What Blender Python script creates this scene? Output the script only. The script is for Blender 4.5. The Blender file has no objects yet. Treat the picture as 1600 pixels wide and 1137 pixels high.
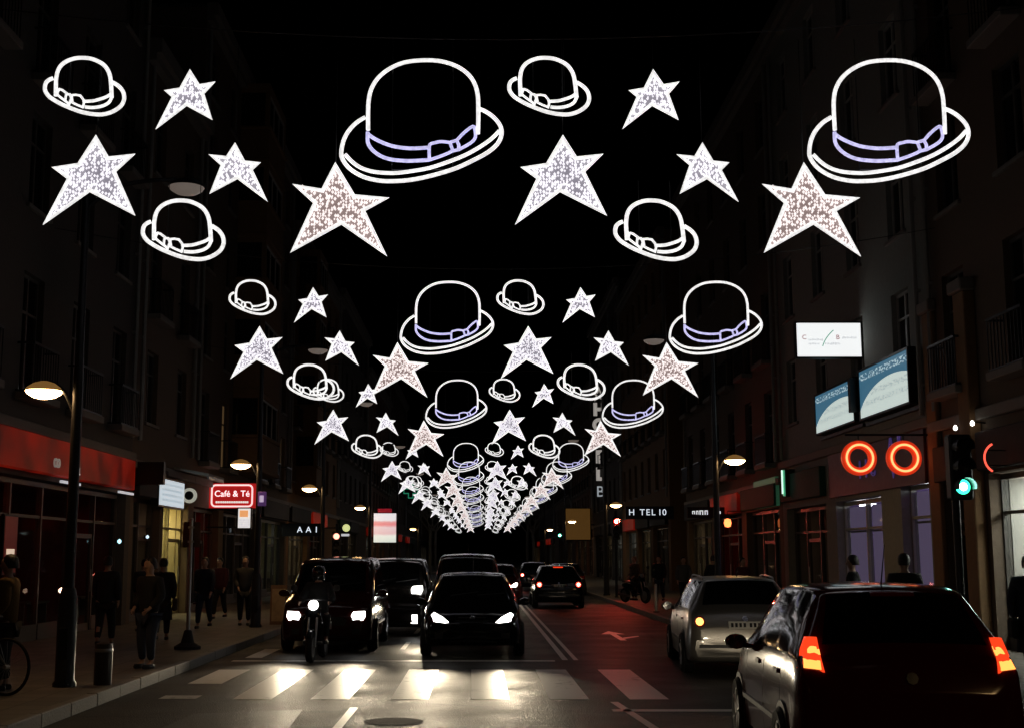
import bpy, bmesh, math, random
from mathutils import Vector, Matrix
from mathutils.bvhtree import BVHTree

random.seed(7)
R = math.radians
SC = bpy.context.scene
COL = SC.collection

# ------------------------------------------------------------------ camera
W_PX, H_PX, F_PX = 1600.0, 1137.0, 2000.0
CAM_H = 1.8
pitch = math.atan((868 - H_PX / 2) / F_PX)            # street vanishes at pixel (750, 868)
CX_PX = 750.0                                         # the camera looks straight down the street; the frame is shifted sideways
yaw = 0.0
FW = Vector((math.sin(yaw) * math.cos(pitch), math.cos(yaw) * math.cos(pitch), math.sin(pitch)))
RT = Vector((math.cos(yaw), -math.sin(yaw), 0))
UP = RT.cross(FW)
CAM = Vector((0, 0, CAM_H))
cam_data = bpy.data.cameras.new('camera')
cam_data.sensor_width = 36
cam_data.lens = 36 * F_PX / W_PX
cam_data.shift_x = (W_PX / 2 - CX_PX) / W_PX
cam_data.clip_start = 0.1
cam_data.clip_end = 3000
cam = bpy.data.objects.new('camera', cam_data)
COL.objects.link(cam)
cam.location = CAM
cam.rotation_euler = Matrix((RT, UP, -FW)).transposed().to_euler()
SC.camera = cam

# ------------------------------------------------------------------ night sky, moon, exposure
world = bpy.data.worlds.new('World')
SC.world = world
world.use_nodes = True
wn = world.node_tree.nodes
sky = wn.new('ShaderNodeTexSky')
sky.sky_type = 'NISHITA'
sky.sun_disc = False
sky.sun_elevation = R(-6)
sky.sun_rotation = R(200)
world.node_tree.links.new(sky.outputs[0], wn['Background'].inputs[0])
wn['Background'].inputs[1].default_value = 0.02
sd = bpy.data.lights.new('moon', 'SUN')
sd.energy = 0.003
sd.angle = R(0.5)
sd.color = (0.8, 0.88, 1.0)
moon = bpy.data.objects.new('moon', sd)
COL.objects.link(moon)
moon.rotation_euler = (R(40), 0, R(160))
moon.location = (0, 0, 60)
SC.view_settings.view_transform = 'Standard'
SC.view_settings.look = 'None'
SC.view_settings.exposure = 0
SC.view_settings.gamma = 1
SC.view_settings.use_curve_mapping = False
SC.cycles.use_denoising = True
SC.cycles.max_bounces = 5
SC.cycles.sample_clamp_indirect = 3
SC.cycles.sample_clamp_direct = 0
SC.cycles.use_light_tree = True
SC.cycles.caustics_reflective = False
SC.cycles.caustics_refractive = False

# ------------------------------------------------------------------ pixel helpers (photo pixels -> directions)
def ray(u, v):
    return FW * F_PX + RT * (u - CX_PX) + UP * (H_PX / 2 - v)

def at_y(u, v, y):
    d = ray(u, v)
    return CAM + d * (y / d.y)

def at_x(u, v, x):
    d = ray(u, v)
    return CAM + d * (x / d.x)

def at_z(u, v, z=0.0):
    d = ray(u, v)
    return CAM + d * ((z - CAM_H) / d.z)

# ------------------------------------------------------------------ materials
MATS = {}

def mat(name, col=(0.5, 0.5, 0.5), rough=0.6, metal=0.0, emit=None, strength=0.0, bump=0.0, scale=8.0,
        var=0.0, coat=0.0, spec=0.5, sample=True):
    if name in MATS:
        return MATS[name]
    m = bpy.data.materials.new(name)
    m.use_nodes = True
    nt = m.node_tree
    b = nt.nodes['Principled BSDF']
    b.inputs['Base Color'].default_value = (*col, 1)
    b.inputs['Roughness'].default_value = rough
    b.inputs['Metallic'].default_value = metal
    b.inputs['Specular IOR Level'].default_value = spec
    if coat:
        b.inputs['Coat Weight'].default_value = coat
        b.inputs['Coat Roughness'].default_value = 0.04
    if emit:
        b.inputs['Emission Color'].default_value = (*emit, 1)
        b.inputs['Emission Strength'].default_value = strength
    if var or bump:
        tc = nt.nodes.new('ShaderNodeTexCoord')
        n = nt.nodes.new('ShaderNodeTexNoise')
        n.inputs['Scale'].default_value = scale
        n.inputs['Detail'].default_value = 6
        nt.links.new(tc.outputs['Object'], n.inputs['Vector'])
        if var:
            mx = nt.nodes.new('ShaderNodeMix')
            mx.data_type = 'RGBA'
            mx.inputs['A'].default_value = (*[c * (1 - var) for c in col], 1)
            mx.inputs['B'].default_value = (*[min(1, c * (1 + var)) for c in col], 1)
            nt.links.new(n.outputs['Fac'], mx.inputs['Factor'])
            nt.links.new(mx.outputs['Result'], b.inputs['Base Color'])
            mr = nt.nodes.new('ShaderNodeMapRange')
            mr.inputs['To Min'].default_value = max(0.02, rough - 0.12)
            mr.inputs['To Max'].default_value = min(1, rough + 0.12)
            nt.links.new(n.outputs['Fac'], mr.inputs['Value'])
            nt.links.new(mr.outputs['Result'], b.inputs['Roughness'])
        if bump:
            bp = nt.nodes.new('ShaderNodeBump')
            bp.inputs['Strength'].default_value = bump
            bp.inputs['Distance'].default_value = 0.02
            nt.links.new(n.outputs['Fac'], bp.inputs['Height'])
            nt.links.new(bp.outputs['Normal'], b.inputs['Normal'])
    if not sample:
        m.cycles.emission_sampling = 'NONE'
    MATS[name] = m
    return m

def asphalt_mat():
    m = mat('asphalt', (0.045, 0.042, 0.038), 0.42, spec=0.16)
    nt = m.node_tree
    b = nt.nodes['Principled BSDF']
    tc = nt.nodes.new('ShaderNodeTexCoord')
    fine = nt.nodes.new('ShaderNodeTexVoronoi')
    fine.inputs['Scale'].default_value = 70
    big = nt.nodes.new('ShaderNodeTexNoise')
    big.inputs['Scale'].default_value = 0.7
    big.inputs['Detail'].default_value = 8
    for n in (fine, big):
        nt.links.new(tc.outputs['Object'], n.inputs['Vector'])
    fine.inputs['Scale'].default_value = 55
    ck = nt.nodes.new('ShaderNodeTexVoronoi'); ck.feature = 'DISTANCE_TO_EDGE'; ck.inputs['Scale'].default_value = 0.33
    wob = nt.nodes.new('ShaderNodeTexNoise'); wob.inputs['Scale'].default_value = 1.6; wob.inputs['Detail'].default_value = 7
    wm = nt.nodes.new('ShaderNodeMix'); wm.data_type = 'VECTOR'; wm.inputs['Factor'].default_value = 0.25
    nt.links.new(tc.outputs['Object'], wob.inputs['Vector']); nt.links.new(tc.outputs['Object'], wm.inputs['A']); nt.links.new(wob.outputs['Color'], wm.inputs['B'])
    nt.links.new(wm.outputs['Result'], ck.inputs['Vector'])
    cw = nt.nodes.new('ShaderNodeMapRange'); cw.inputs['From Max'].default_value = 0.012; cw.inputs['To Min'].default_value = 0.25
    nt.links.new(ck.outputs['Distance'], cw.inputs['Value'])
    mx = nt.nodes.new('ShaderNodeMix'); mx.data_type = 'RGBA'
    mx.inputs['A'].default_value = (0.030, 0.025, 0.020, 1)
    mx.inputs['B'].default_value = (0.085, 0.071, 0.057, 1)
    nt.links.new(big.outputs['Fac'], mx.inputs['Factor'])
    gr = nt.nodes.new('ShaderNodeMapRange'); gr.inputs['From Max'].default_value = 0.6; gr.inputs['To Min'].default_value = 1.7; gr.inputs['To Max'].default_value = 0.35
    nt.links.new(fine.outputs['Distance'], gr.inputs['Value'])
    gm = nt.nodes.new('ShaderNodeMath'); gm.operation = 'MULTIPLY'
    nt.links.new(gr.outputs['Result'], gm.inputs[0]); nt.links.new(cw.outputs['Result'], gm.inputs[1])
    vm = nt.nodes.new('ShaderNodeVectorMath'); vm.operation = 'SCALE'
    nt.links.new(mx.outputs['Result'], vm.inputs[0]); nt.links.new(gm.outputs[0], vm.inputs['Scale'])
    nt.links.new(vm.outputs[0], b.inputs['Base Color'])
    mr = nt.nodes.new('ShaderNodeMapRange')
    mr.inputs['From Min'].default_value = 0.3; mr.inputs['From Max'].default_value = 0.7
    mr.inputs['To Min'].default_value = 0.42; mr.inputs['To Max'].default_value = 0.68
    nt.links.new(big.outputs['Fac'], mr.inputs['Value'])
    nt.links.new(mr.outputs['Result'], b.inputs['Roughness'])
    bp = nt.nodes.new('ShaderNodeBump')
    bp.inputs['Strength'].default_value = 0.8; bp.inputs['Distance'].default_value = 0.009
    nt.links.new(fine.outputs['Distance'], bp.inputs['Height'])
    nt.links.new(bp.outputs['Normal'], b.inputs['Normal'])
    return m

def paving_mat():
    m = mat('paving', (0.16, 0.14, 0.12), 0.55)
    nt = m.node_tree
    b = nt.nodes['Principled BSDF']
    tc = nt.nodes.new('ShaderNodeTexCoord')
    br = nt.nodes.new('ShaderNodeTexBrick')
    br.inputs['Scale'].default_value = 2.5
    br.inputs['Brick Width'].default_value = 1.0
    br.inputs['Row Height'].default_value = 1.0
    br.offset = 0.0
    br.inputs['Mortar Size'].default_value = 0.025
    br.inputs['Color1'].default_value = (0.17, 0.145, 0.12, 1)
    br.inputs['Color2'].default_value = (0.11, 0.095, 0.08, 1)
    br.inputs['Mortar'].default_value = (0.05, 0.045, 0.04, 1)
    nt.links.new(tc.outputs['Object'], br.inputs['Vector'])
    nt.links.new(br.outputs['Color'], b.inputs['Base Color'])
    bp = nt.nodes.new('ShaderNodeBump')
    bp.inputs['Strength'].default_value = 0.5; bp.inputs['Distance'].default_value = 0.01
    bp.invert = True
    nt.links.new(br.outputs['Fac'], bp.inputs['Height'])
    nt.links.new(bp.outputs['Normal'], b.inputs['Normal'])
    return m

def paint_mat():
    """worn white road paint"""
    m = mat('road_paint', (0.62, 0.6, 0.56), 0.44, spec=0.4)
    nt = m.node_tree
    b = nt.nodes['Principled BSDF']
    tc = nt.nodes.new('ShaderNodeTexCoord')
    n = nt.nodes.new('ShaderNodeTexNoise'); n.inputs['Scale'].default_value = 9; n.inputs['Detail'].default_value = 9
    n2 = nt.nodes.new('ShaderNodeTexNoise'); n2.inputs['Scale'].default_value = 1.1; n2.inputs['Detail'].default_value = 4
    ad = nt.nodes.new('ShaderNodeMath'); ad.operation = 'ADD'
    for k in (n, n2):
        nt.links.new(tc.outputs['Object'], k.inputs['Vector'])
    nt.links.new(n.outputs['Fac'], ad.inputs[0]); nt.links.new(n2.outputs['Fac'], ad.inputs[1])
    cr = nt.nodes.new('ShaderNodeValToRGB')
    cr.color_ramp.elements[0].position = 0.66; cr.color_ramp.elements[0].color = (0.12, 0.11, 0.1, 1)
    cr.color_ramp.elements[1].position = 0.86; cr.color_ramp.elements[1].color = (0.66, 0.64, 0.6, 1)
    nt.links.new(ad.outputs[0], cr.inputs['Fac'])
    nt.links.new(cr.outputs['Color'], b.inputs['Base Color'])
    bp = nt.nodes.new('ShaderNodeBump'); bp.inputs['Strength'].default_value = 0.4; bp.inputs['Distance'].default_value = 0.004
    nt.links.new(n.outputs['Fac'], bp.inputs['Height'])
    nt.links.new(bp.outputs['Normal'], b.inputs['Normal'])
    return m

ASPHALT = asphalt_mat(); PAVING = paving_mat(); PAINT = paint_mat()
KERB = mat('kerb_granite', (0.22, 0.2, 0.18), 0.6, bump=0.5, scale=30, var=0.3)
IRON = mat('dark_iron', (0.03, 0.03, 0.032), 0.4, 0.6, bump=0.15, scale=40, var=0.25)
STEEL = mat('galvanised_steel', (0.42, 0.42, 0.42), 0.38, 0.85, bump=0.1, scale=25, var=0.2)
BLACKPL = mat('black_plastic', (0.012, 0.012, 0.013), 0.45, bump=0.1, scale=60, var=0.2)
RUBBER = mat('rubber', (0.012, 0.012, 0.012), 0.8, bump=0.2, scale=50, var=0.3)
CHROME = mat('chrome', (0.7, 0.7, 0.72), 0.15, 1.0)
GLASS = mat('dark_glass', (0.006, 0.007, 0.008), 0.06, spec=0.7)
PANE = mat('window_pane', (0.01, 0.011, 0.012), 0.08, spec=0.6, bump=0.04, scale=1.3)
TUBE_W = mat('white_neon_tube', (0.8, 0.8, 0.8), 0.4, emit=(1.0, 0.985, 0.97), strength=0.97)
TUBE_B = mat('blue_neon_tube', (0.5, 0.5, 0.8), 0.4, emit=(0.66, 0.63, 1.0), strength=1.0)
def _rope(m, lo, hi):
    nt = m.node_tree; b = nt.nodes['Principled BSDF']
    tc = nt.nodes.new('ShaderNodeTexCoord'); n = nt.nodes.new('ShaderNodeTexNoise'); n.inputs['Scale'].default_value = 30; n.inputs['Detail'].default_value = 2
    mr = nt.nodes.new('ShaderNodeMapRange'); mr.inputs['From Min'].default_value = .35; mr.inputs['From Max'].default_value = .6
    mr.inputs['To Min'].default_value = lo; mr.inputs['To Max'].default_value = hi
    nt.links.new(tc.outputs['Object'], n.inputs['Vector']); nt.links.new(n.outputs['Fac'], mr.inputs['Value']); nt.links.new(mr.outputs['Result'], b.inputs['Emission Strength'])
_rope(TUBE_W, .78, 1.08); _rope(TUBE_B, .72, 1.1)
LED_W = mat('white_led', (0.8, 0.8, 0.8), 0.4, emit=(0.97, 0.93, 1.0), strength=0.9, sample=False)
LED_P = mat('pink_led', (0.8, 0.8, 0.8), 0.4, emit=(1.0, 0.89, 0.87), strength=0.9, sample=False)
NET_W = mat('white_light_net', (0.3, 0.3, 0.3), 0.7, emit=(0.80, 0.70, 0.95), strength=0.16)
NET_P = mat('pink_light_net', (0.3, 0.25, 0.25), 0.7, emit=(0.85, 0.60, 0.55), strength=0.14)
LAMP_ON = mat('street_lamp_bowl', (0.9, 0.9, 0.85), 0.3, emit=(1.0, 0.60, 0.25), strength=30)
LAMP_DIM = mat('dim_lamp_bowl', (0.6, 0.6, 0.6), 0.3, emit=(1.0, 0.80, 0.66), strength=0.10)
LAMP_CAP = mat('amber_lamp_cap', (0.25, 0.15, 0.05), 0.35, emit=(1.0, 0.5, 0.13), strength=0.16)
HEADL = mat('headlamp_lens', (0.9, 0.9, 0.9), 0.1, emit=(1.0, 0.97, 0.92), strength=9)
TAIL = mat('tail_lamp_lens', (0.5, 0.02, 0.01), 0.15, emit=(1.0, 0.055, 0.012), strength=1.1)
TAILHOT = mat('tail_lamp_bulb', (0.8, 0.3, 0.05), 0.15, emit=(1.0, 0.36, 0.07), strength=2.1)
TAILROUND = mat('round_tail_lamp', (0.7, 0.1, 0.08), 0.15, emit=(1.0, 0.05, 0.03), strength=6.0)
TAILCORE = mat('tail_lamp_core', (0.9, 0.4, 0.3), 0.15, emit=(1.0, 0.30, 0.22), strength=45)
AMBER = mat('amber_indicator', (0.8, 0.4, 0.1), 0.15, emit=(1.0, 0.48, 0.12), strength=2.6)
TAILOFF = mat('unlit_tail_lens', (0.25, 0.01, 0.01), 0.12)
PLATE = mat('plate_white', (0.75, 0.75, 0.7), 0.4, var=0.15, scale=20)
SKIN = mat('skin', (0.42, 0.26, 0.19), 0.55, var=0.1, scale=20)

# ------------------------------------------------------------------ mesh helpers
class MB:
    def __init__(self):
        self.v = []; self.f = []
    def add(self, vs, fs):
        o = len(self.v)
        self.v += [tuple(p) for p in vs]
        self.f += [tuple(i + o for i in f) for f in fs]
        return self
    def box(self, a, b, bev=0.0):
        x0, y0, z0 = [min(p, q) for p, q in zip(a, b)]
        x1, y1, z1 = [max(p, q) for p, q in zip(a, b)]
        if bev <= 0:
            return self.add([(x0, y0, z0), (x1, y0, z0), (x1, y1, z0), (x0, y1, z0),
                             (x0, y0, z1), (x1, y0, z1), (x1, y1, z1), (x0, y1, z1)],
                            [(3, 2, 1, 0), (4, 5, 6, 7), (0, 1, 5, 4), (1, 2, 6, 5), (2, 3, 7, 6), (3, 0, 4, 7)])
        e = bev
        ring = lambda i, z: [(x0 + i, y0 + e, z), (x0 + e, y0 + i, z), (x1 - e, y0 + i, z), (x1 - i, y0 + e, z),
                             (x1 - i, y1 - e, z), (x1 - e, y1 - i, z), (x0 + e, y1 - i, z), (x0 + i, y1 - e, z)]
        vs = ring(e, z0) + ring(0, z0 + e) + ring(0, z1 - e) + ring(e, z1)
        fs = [tuple(reversed(range(8))), tuple(range(24, 32))]
        for k in range(3):
            for i in range(8):
                j = (i + 1) % 8
                fs.append((k * 8 + i, k * 8 + j, k * 8 + 8 + j, k * 8 + 8 + i))
        return self.add(vs, fs)
    def cyl(self, p, q, r0, r1=None, n=12, cap=True):
        p, q = Vector(p), Vector(q)
        r1 = r0 if r1 is None else r1
        d = (q - p).normalized()
        a = d.orthogonal().normalized(); b = d.cross(a)
        vs = []
        for c, r in ((p, r0), (q, r1)):
            for i in range(n):
                t = 2 * math.pi * i / n
                vs.append(c + (a * math.cos(t) + b * math.sin(t)) * r)
        fs = [(i, (i + 1) % n, n + (i + 1) % n, n + i) for i in range(n)]
        if cap:
            fs += [tuple(reversed(range(n))), tuple(range(n, 2 * n))]
        return self.add(vs, fs)
    def lathe(self, prof, origin=(0, 0, 0), axis='Z', n=20, close=False):
        ox, oy, oz = origin
        vs = []; fs = []
        for r, h in prof:
            for i in range(n):
                t = 2 * math.pi * i / n
                c, s = r * math.cos(t), r * math.sin(t)
                if axis == 'Z': vs.append((ox + c, oy + s, oz + h))
                elif axis == 'X': vs.append((ox + h, oy + c, oz + s))
                else: vs.append((ox + s, oy + h, oz + c))
        m = len(prof)
        for k in range(m - (0 if close else 1)):
            k2 = (k + 1) % m
            for i in range(n):
                j = (i + 1) % n
                fs.append((k * n + i, k * n + j, k2 * n + j, k2 * n + i))
        if not close:
            if prof[0][0] > 1e-4: fs.append(tuple(reversed(range(n))))
            if prof[-1][0] > 1e-4: fs.append(tuple(range((m - 1) * n, m * n)))
        return self.add(vs, fs)
    def tube(self, pts, r, n=8, closed=False):
        pts = [Vector(p) for p in pts]
        m = len(pts); vs = []; fs = []
        up = None
        for i, p in enumerate(pts):
            a = pts[(i - 1) % m] if (closed or i > 0) else p
            b = pts[(i + 1) % m] if (closed or i < m - 1) else p
            d1 = (p - a).normalized() if (p - a).length > 1e-9 else (b - p).normalized()
            d2 = (b - p).normalized() if (b - p).length > 1e-9 else d1
            t = (d1 + d2)
            t = t.normalized() if t.length > 1e-6 else d1
            if up is None:
                up = Vector((0, 1, 0)) if abs(t.y) < 0.9 else Vector((0, 0, 1))
            s = t.cross(up).normalized(); u2 = s.cross(t).normalized()
            k = min(1.0 / max(0.35, d1.dot(t)), 2.2)
            for j in range(n):
                a_ = 2 * math.pi * j / n
                vs.append(p + s * (math.cos(a_) * r * k) + u2 * (math.sin(a_) * r))
        for i in range(m if closed else m - 1):
            i2 = (i + 1) % m
            for j in range(n):
                j2 = (j + 1) % n
                fs.append((i * n + j, i2 * n + j, i2 * n + j2, i * n + j2))
        if not closed:
            fs += [tuple(range(n)), tuple(reversed(range((m - 1) * n, m * n)))]
        return self.add(vs, fs)
    def prism(self, poly, vec):
        """extrude a polygon (list of 3-D points) along vec"""
        n = len(poly); v = Vector(vec)
        vs = [Vector(p) for p in poly] + [Vector(p) + v for p in poly]
        fs = [tuple(range(n)), tuple(reversed(range(n, 2 * n)))]
        fs += [(i, n + i, n + (i + 1) % n, (i + 1) % n) for i in range(n)]
        return self.add(vs, fs)
    def mesh(self, name, smooth=False):
        me = bpy.data.meshes.new(name)
        me.from_pydata(self.v, [], self.f)
        bm = bmesh.new(); bm.from_mesh(me)
        bmesh.ops.recalc_face_normals(bm, faces=bm.faces)
        bm.to_mesh(me); bm.free()
        if smooth:
            me.polygons.foreach_set('use_smooth', [True] * len(me.polygons))
            try:
                me.set_sharp_from_angle(angle=R(45))
            except Exception:
                pass
        return me

def put(name, mesh, material, parent=None, smooth=False, loc=None, kind=None, label=None):
    if isinstance(mesh, MB):
        mesh = mesh.mesh(name, smooth)
    if material and not mesh.materials:
        mesh.materials.append(material)
    o = bpy.data.objects.new(name, mesh)
    COL.objects.link(o)
    if parent is not None: o.parent = parent
    if loc is not None: o.location = loc
    if kind: o['kind'] = kind
    if label: o['label'] = label
    return o

def tag(o, label, cat, group=None):
    o['label'] = label; o['category'] = cat
    if group: o['group'] = group
    return o

def thing(name, label, cat, loc=(0, 0, 0), rz=0.0, group=None):
    o = bpy.data.objects.new(name, None)
    o.empty_display_size = 0.2
    COL.objects.link(o)
    o.location = loc; o.rotation_euler = (0, 0, rz)
    return tag(o, label, cat, group)

def dup(root, loc, label=None, rz=None, group=None):
    def cp(o, par):
        c = o.copy(); COL.objects.link(c); c.parent = par
        for ch in o.children: cp(ch, c)
        return c
    r = cp(root, None)
    r.location = loc
    if rz is not None: r.rotation_euler = (0, 0, rz)
    if label: r['label'] = label
    if group: r['group'] = group
    return r

def struct(name, mesh, material, parent=None, smooth=False):
    return put(name, mesh, material, parent, smooth, kind='structure')

def catmull(pts, sub=4, closed=False):
    pts = [Vector(p) for p in pts]; n = len(pts); out = []
    g = (lambda i: pts[i % n]) if closed else (lambda i: pts[max(0, min(n - 1, i))])
    for i in range(n if closed else n - 1):
        p0, p1, p2, p3 = g(i - 1), g(i), g(i + 1), g(i + 2)
        for k in range(sub):
            t = k / sub
            out.append(0.5 * ((2 * p1) + (p2 - p0) * t + (2 * p0 - 5 * p1 + 4 * p2 - p3) * t * t
                              + (3 * p1 - p0 - 3 * p2 + p3) * t ** 3))
    if not closed: out.append(pts[-1])
    return out

def text_mesh(s, size, depth=0.01, outline=0.0, align='CENTER'):
    cu = bpy.data.curves.new('lettering', 'FONT')
    cu.body = s; cu.size = size; cu.align_x = align; cu.align_y = 'CENTER'
    if outline:
        cu.fill_mode = 'NONE'; cu.bevel_depth = outline; cu.bevel_resolution = 1; cu.resolution_u = 4
    else:
        cu.extrude = depth; cu.resolution_u = 4
    o = bpy.data.objects.new('lettering', cu); COL.objects.link(o)
    dg = bpy.context.evaluated_depsgraph_get()
    me = bpy.data.meshes.new_from_object(o.evaluated_get(dg))
    bpy.data.objects.remove(o); bpy.data.curves.remove(cu)
    return me

def face_text(name, s, size, material, parent, loc, rot=(R(90), 0, 0), depth=0.01, outline=0.0):
    me = text_mesh(s, size, depth, outline)
    me.materials.clear(); me.materials.append(material)
    o = put(name, me, None, parent, loc=loc)
    o.rotation_euler = rot
    return o

# ------------------------------------------------------------------ ground, road, pavements
KL, KR = -4.65, 5.0           # kerb lines
FL, FR = -8.7, 9.3            # facade planes
g = MB(); g.add([(-900, -300, -0.06), (900, -300, -0.06), (900, 1200, -0.06), (-900, 1200, -0.06)], [(0, 1, 2, 3)])
struct('ground', g, mat('bare_earth', (0.06, 0.055, 0.05), 0.9, var=0.3, scale=0.5, bump=0.2))
g = MB(); g.add([(KL - 0.1, -40, 0), (KR + 0.1, -40, 0), (KR + 0.1, 420, 0), (KL - 0.1, 420, 0)], [(0, 1, 2, 3)])
road = struct('road', g, ASPHALT)

def slab(name, x0, x1):
    m = MB(); m.box((x0, -40, -0.05), (x1, 420, 0.14)); return struct(name, m, PAVING)
pav_l = slab('pavement_red_shop_side', FL - 1.0, KL - 0.15)
pav_r = slab('pavement_spectacles_shop_side', KR + 0.15, FR + 1.0)
kerb_me = MB().box((-0.146, 0.004, -0.05), (0, 0.992, 0.15), 0.012).mesh('kerb_stone')
kerb_me.materials.append(KERB)
def kerbs(par, x, sx):
    for i in range(34):
        o = put('kerb_stone', kerb_me, None, par, loc=(x + random.uniform(-.004, .004), 10 + i, random.uniform(-.005, .004)))
        if sx < 0: o.scale = (-1, 1, 1)
    m = MB(); a, b = (x, x - 0.146) if sx > 0 else (x, x + 0.146)
    m.box((a, 44, -0.05), (b, 420, 0.15)); m.box((a, -40, -0.05), (b, 9.99, 0.15))
    put('kerb', m, KERB, par)
kerbs(pav_l, KL, 1); kerbs(pav_r, KR, -1)

def mark(name, quad, z=0.004):
    m = MB(); m.add([(x, y, z) for x, y in quad], [(0, 1, 2, 3)])
    return put(name, m, PAINT, road)
for k in range(-4, 3):
    x0 = -0.13 + 1.01 * k
    j = lambda: random.uniform(-.015, .015)
    ya, yb = 16.68, 21.0
    if k == -4: ya = 18.7
    mark('zebra_stripe', [(x0 + j(), ya), (x0 + .5 + j(), ya + j()), (x0 + .5 + j(), yb), (x0 + j(), yb + j())])
mark('zebra_stripe', [(-4.1, 16.75), (-3.62, 16.75), (-3.62, 17.15), (-4.1, 17.15)])
mark('stop_line', [(1.56, 15.4), (4.6, 15.4), (4.6, 15.62), (1.56, 15.62)])
mark('stop_line', [(-4.3, 22.6), (1.3, 22.6), (1.3, 22.85), (-4.3, 22.85)])
for y in (13.6, 25.5, 30.5, 35.5, 40.5, 46, 52, 58, 64):
    mark('lane_dash', [(-1.56, y), (-1.46, y), (-1.46, y + 2.2), (-1.56, y + 2.2)])
mark('lane_line', [(1.44, 22.9), (1.54, 22.9), (1.54, 110), (1.44, 110)])
mark('lane_line', [(1.64, 22.9), (1.72, 22.9), (1.72, 60), (1.64, 60)])
mark('lane_line', [(1.9, 12.4), (2.0, 12.4), (1.72, 16.4), (1.62, 16.4)])
mark('parking_line', [(-4.2, 23.4), (-3.9, 23.4), (-3.9, 25.6), (-4.2, 25.6)])
m = MB()
ax, ay = 3.1, 28.2
m.add([(ax - .07, ay, .004), (ax + .07, ay, .004), (ax + .07, ay + 2.2, .004), (ax - .07, ay + 2.2, .004)], [(0, 1, 2, 3)])
m.add([(ax - .28, ay + 2.2, .004), (ax + .28, ay + 2.2, .004), (ax, ay + 3.4, .004)], [(0, 1, 2)])
m.add([(ax + .075, ay + .5, .004), (ax + .5, ay + 1.3, .004), (ax + .5, ay + 1.6, .004), (ax + .075, ay + .9, .004)], [(0, 1, 2, 3)])
put('lane_arrow', m, PAINT, road)
# manhole cover and a repaired patch in the asphalt
m = MB(); m.lathe([(0.0, .005), (.29, .005), (.30, .004), (.33, .0045)], n=24)
put('manhole_cover', m, mat('cast_iron', (0.03, 0.028, 0.026), 0.8, bump=0.6, scale=40, var=0.3, spec=0.1), road, loc=(-0.95, 14.5, 0))
m = MB(); m.add([(-3.4, 13.3, .003), (-2.0, 13.5, .003), (-2.1, 15.6, .003), (-3.3, 15.2, .003)], [(0, 1, 2, 3)])
put('tar_patch', m, mat('fresh_tar', (0.018, 0.018, 0.018), 0.5, bump=0.5, scale=60, var=0.3), road)

# ------------------------------------------------------------------ buildings
FRAME_D = mat('dark_window_frame', (0.08, 0.07, 0.06), 0.5, var=0.2)
FRAME_W = mat('pale_window_frame', (0.4, 0.39, 0.36), 0.5, var=0.2)
SILL = mat('stone_sill', (0.19, 0.175, 0.155), 0.7, bump=0.3, var=0.2, scale=12)
LITWARM = mat('lit_curtain_window', (0.5, 0.4, 0.25), 0.6, emit=(1.0, 0.6, 0.25), strength=0.05)
SHOP_IN = mat('shop_interior_plaster', (0.45, 0.42, 0.38), 0.8, var=0.15, scale=3)
CLEAR = mat('shop_glass', (0.6, 0.6, 0.6), 0.03, spec=0.5)
def _clear():
    nt = CLEAR.node_tree
    b = nt.nodes['Principled BSDF']; out = nt.nodes['Material Output']
    tr = nt.nodes.new('ShaderNodeBsdfTransparent'); mx = nt.nodes.new('ShaderNodeMixShader')
    tr.inputs[0].default_value = (0.82, 0.84, 0.84, 1)
    fr = nt.nodes.new('ShaderNodeFresnel'); fr.inputs[0].default_value = 1.45
    b.inputs['Base Color'].default_value = (0.02, 0.02, 0.02, 1)
    ge = nt.nodes.new('ShaderNodeNewGeometry'); iv = nt.nodes.new('ShaderNodeMath'); iv.operation = 'SUBTRACT'; iv.inputs[0].default_value = 1
    ml = nt.nodes.new('ShaderNodeMath'); ml.operation = 'MULTIPLY'
    nt.links.new(ge.outputs['Backfacing'], iv.inputs[1]); nt.links.new(iv.outputs[0], ml.inputs[0]); nt.links.new(fr.outputs[0], ml.inputs[1])
    nt.links.new(ml.outputs[0], mx.inputs[0]); nt.links.new(tr.outputs[0], mx.inputs[1])
    nt.links.new(b.outputs[0], mx.inputs[2]); nt.links.new(mx.outputs[0], out.inputs[0])
_clear()

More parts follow.
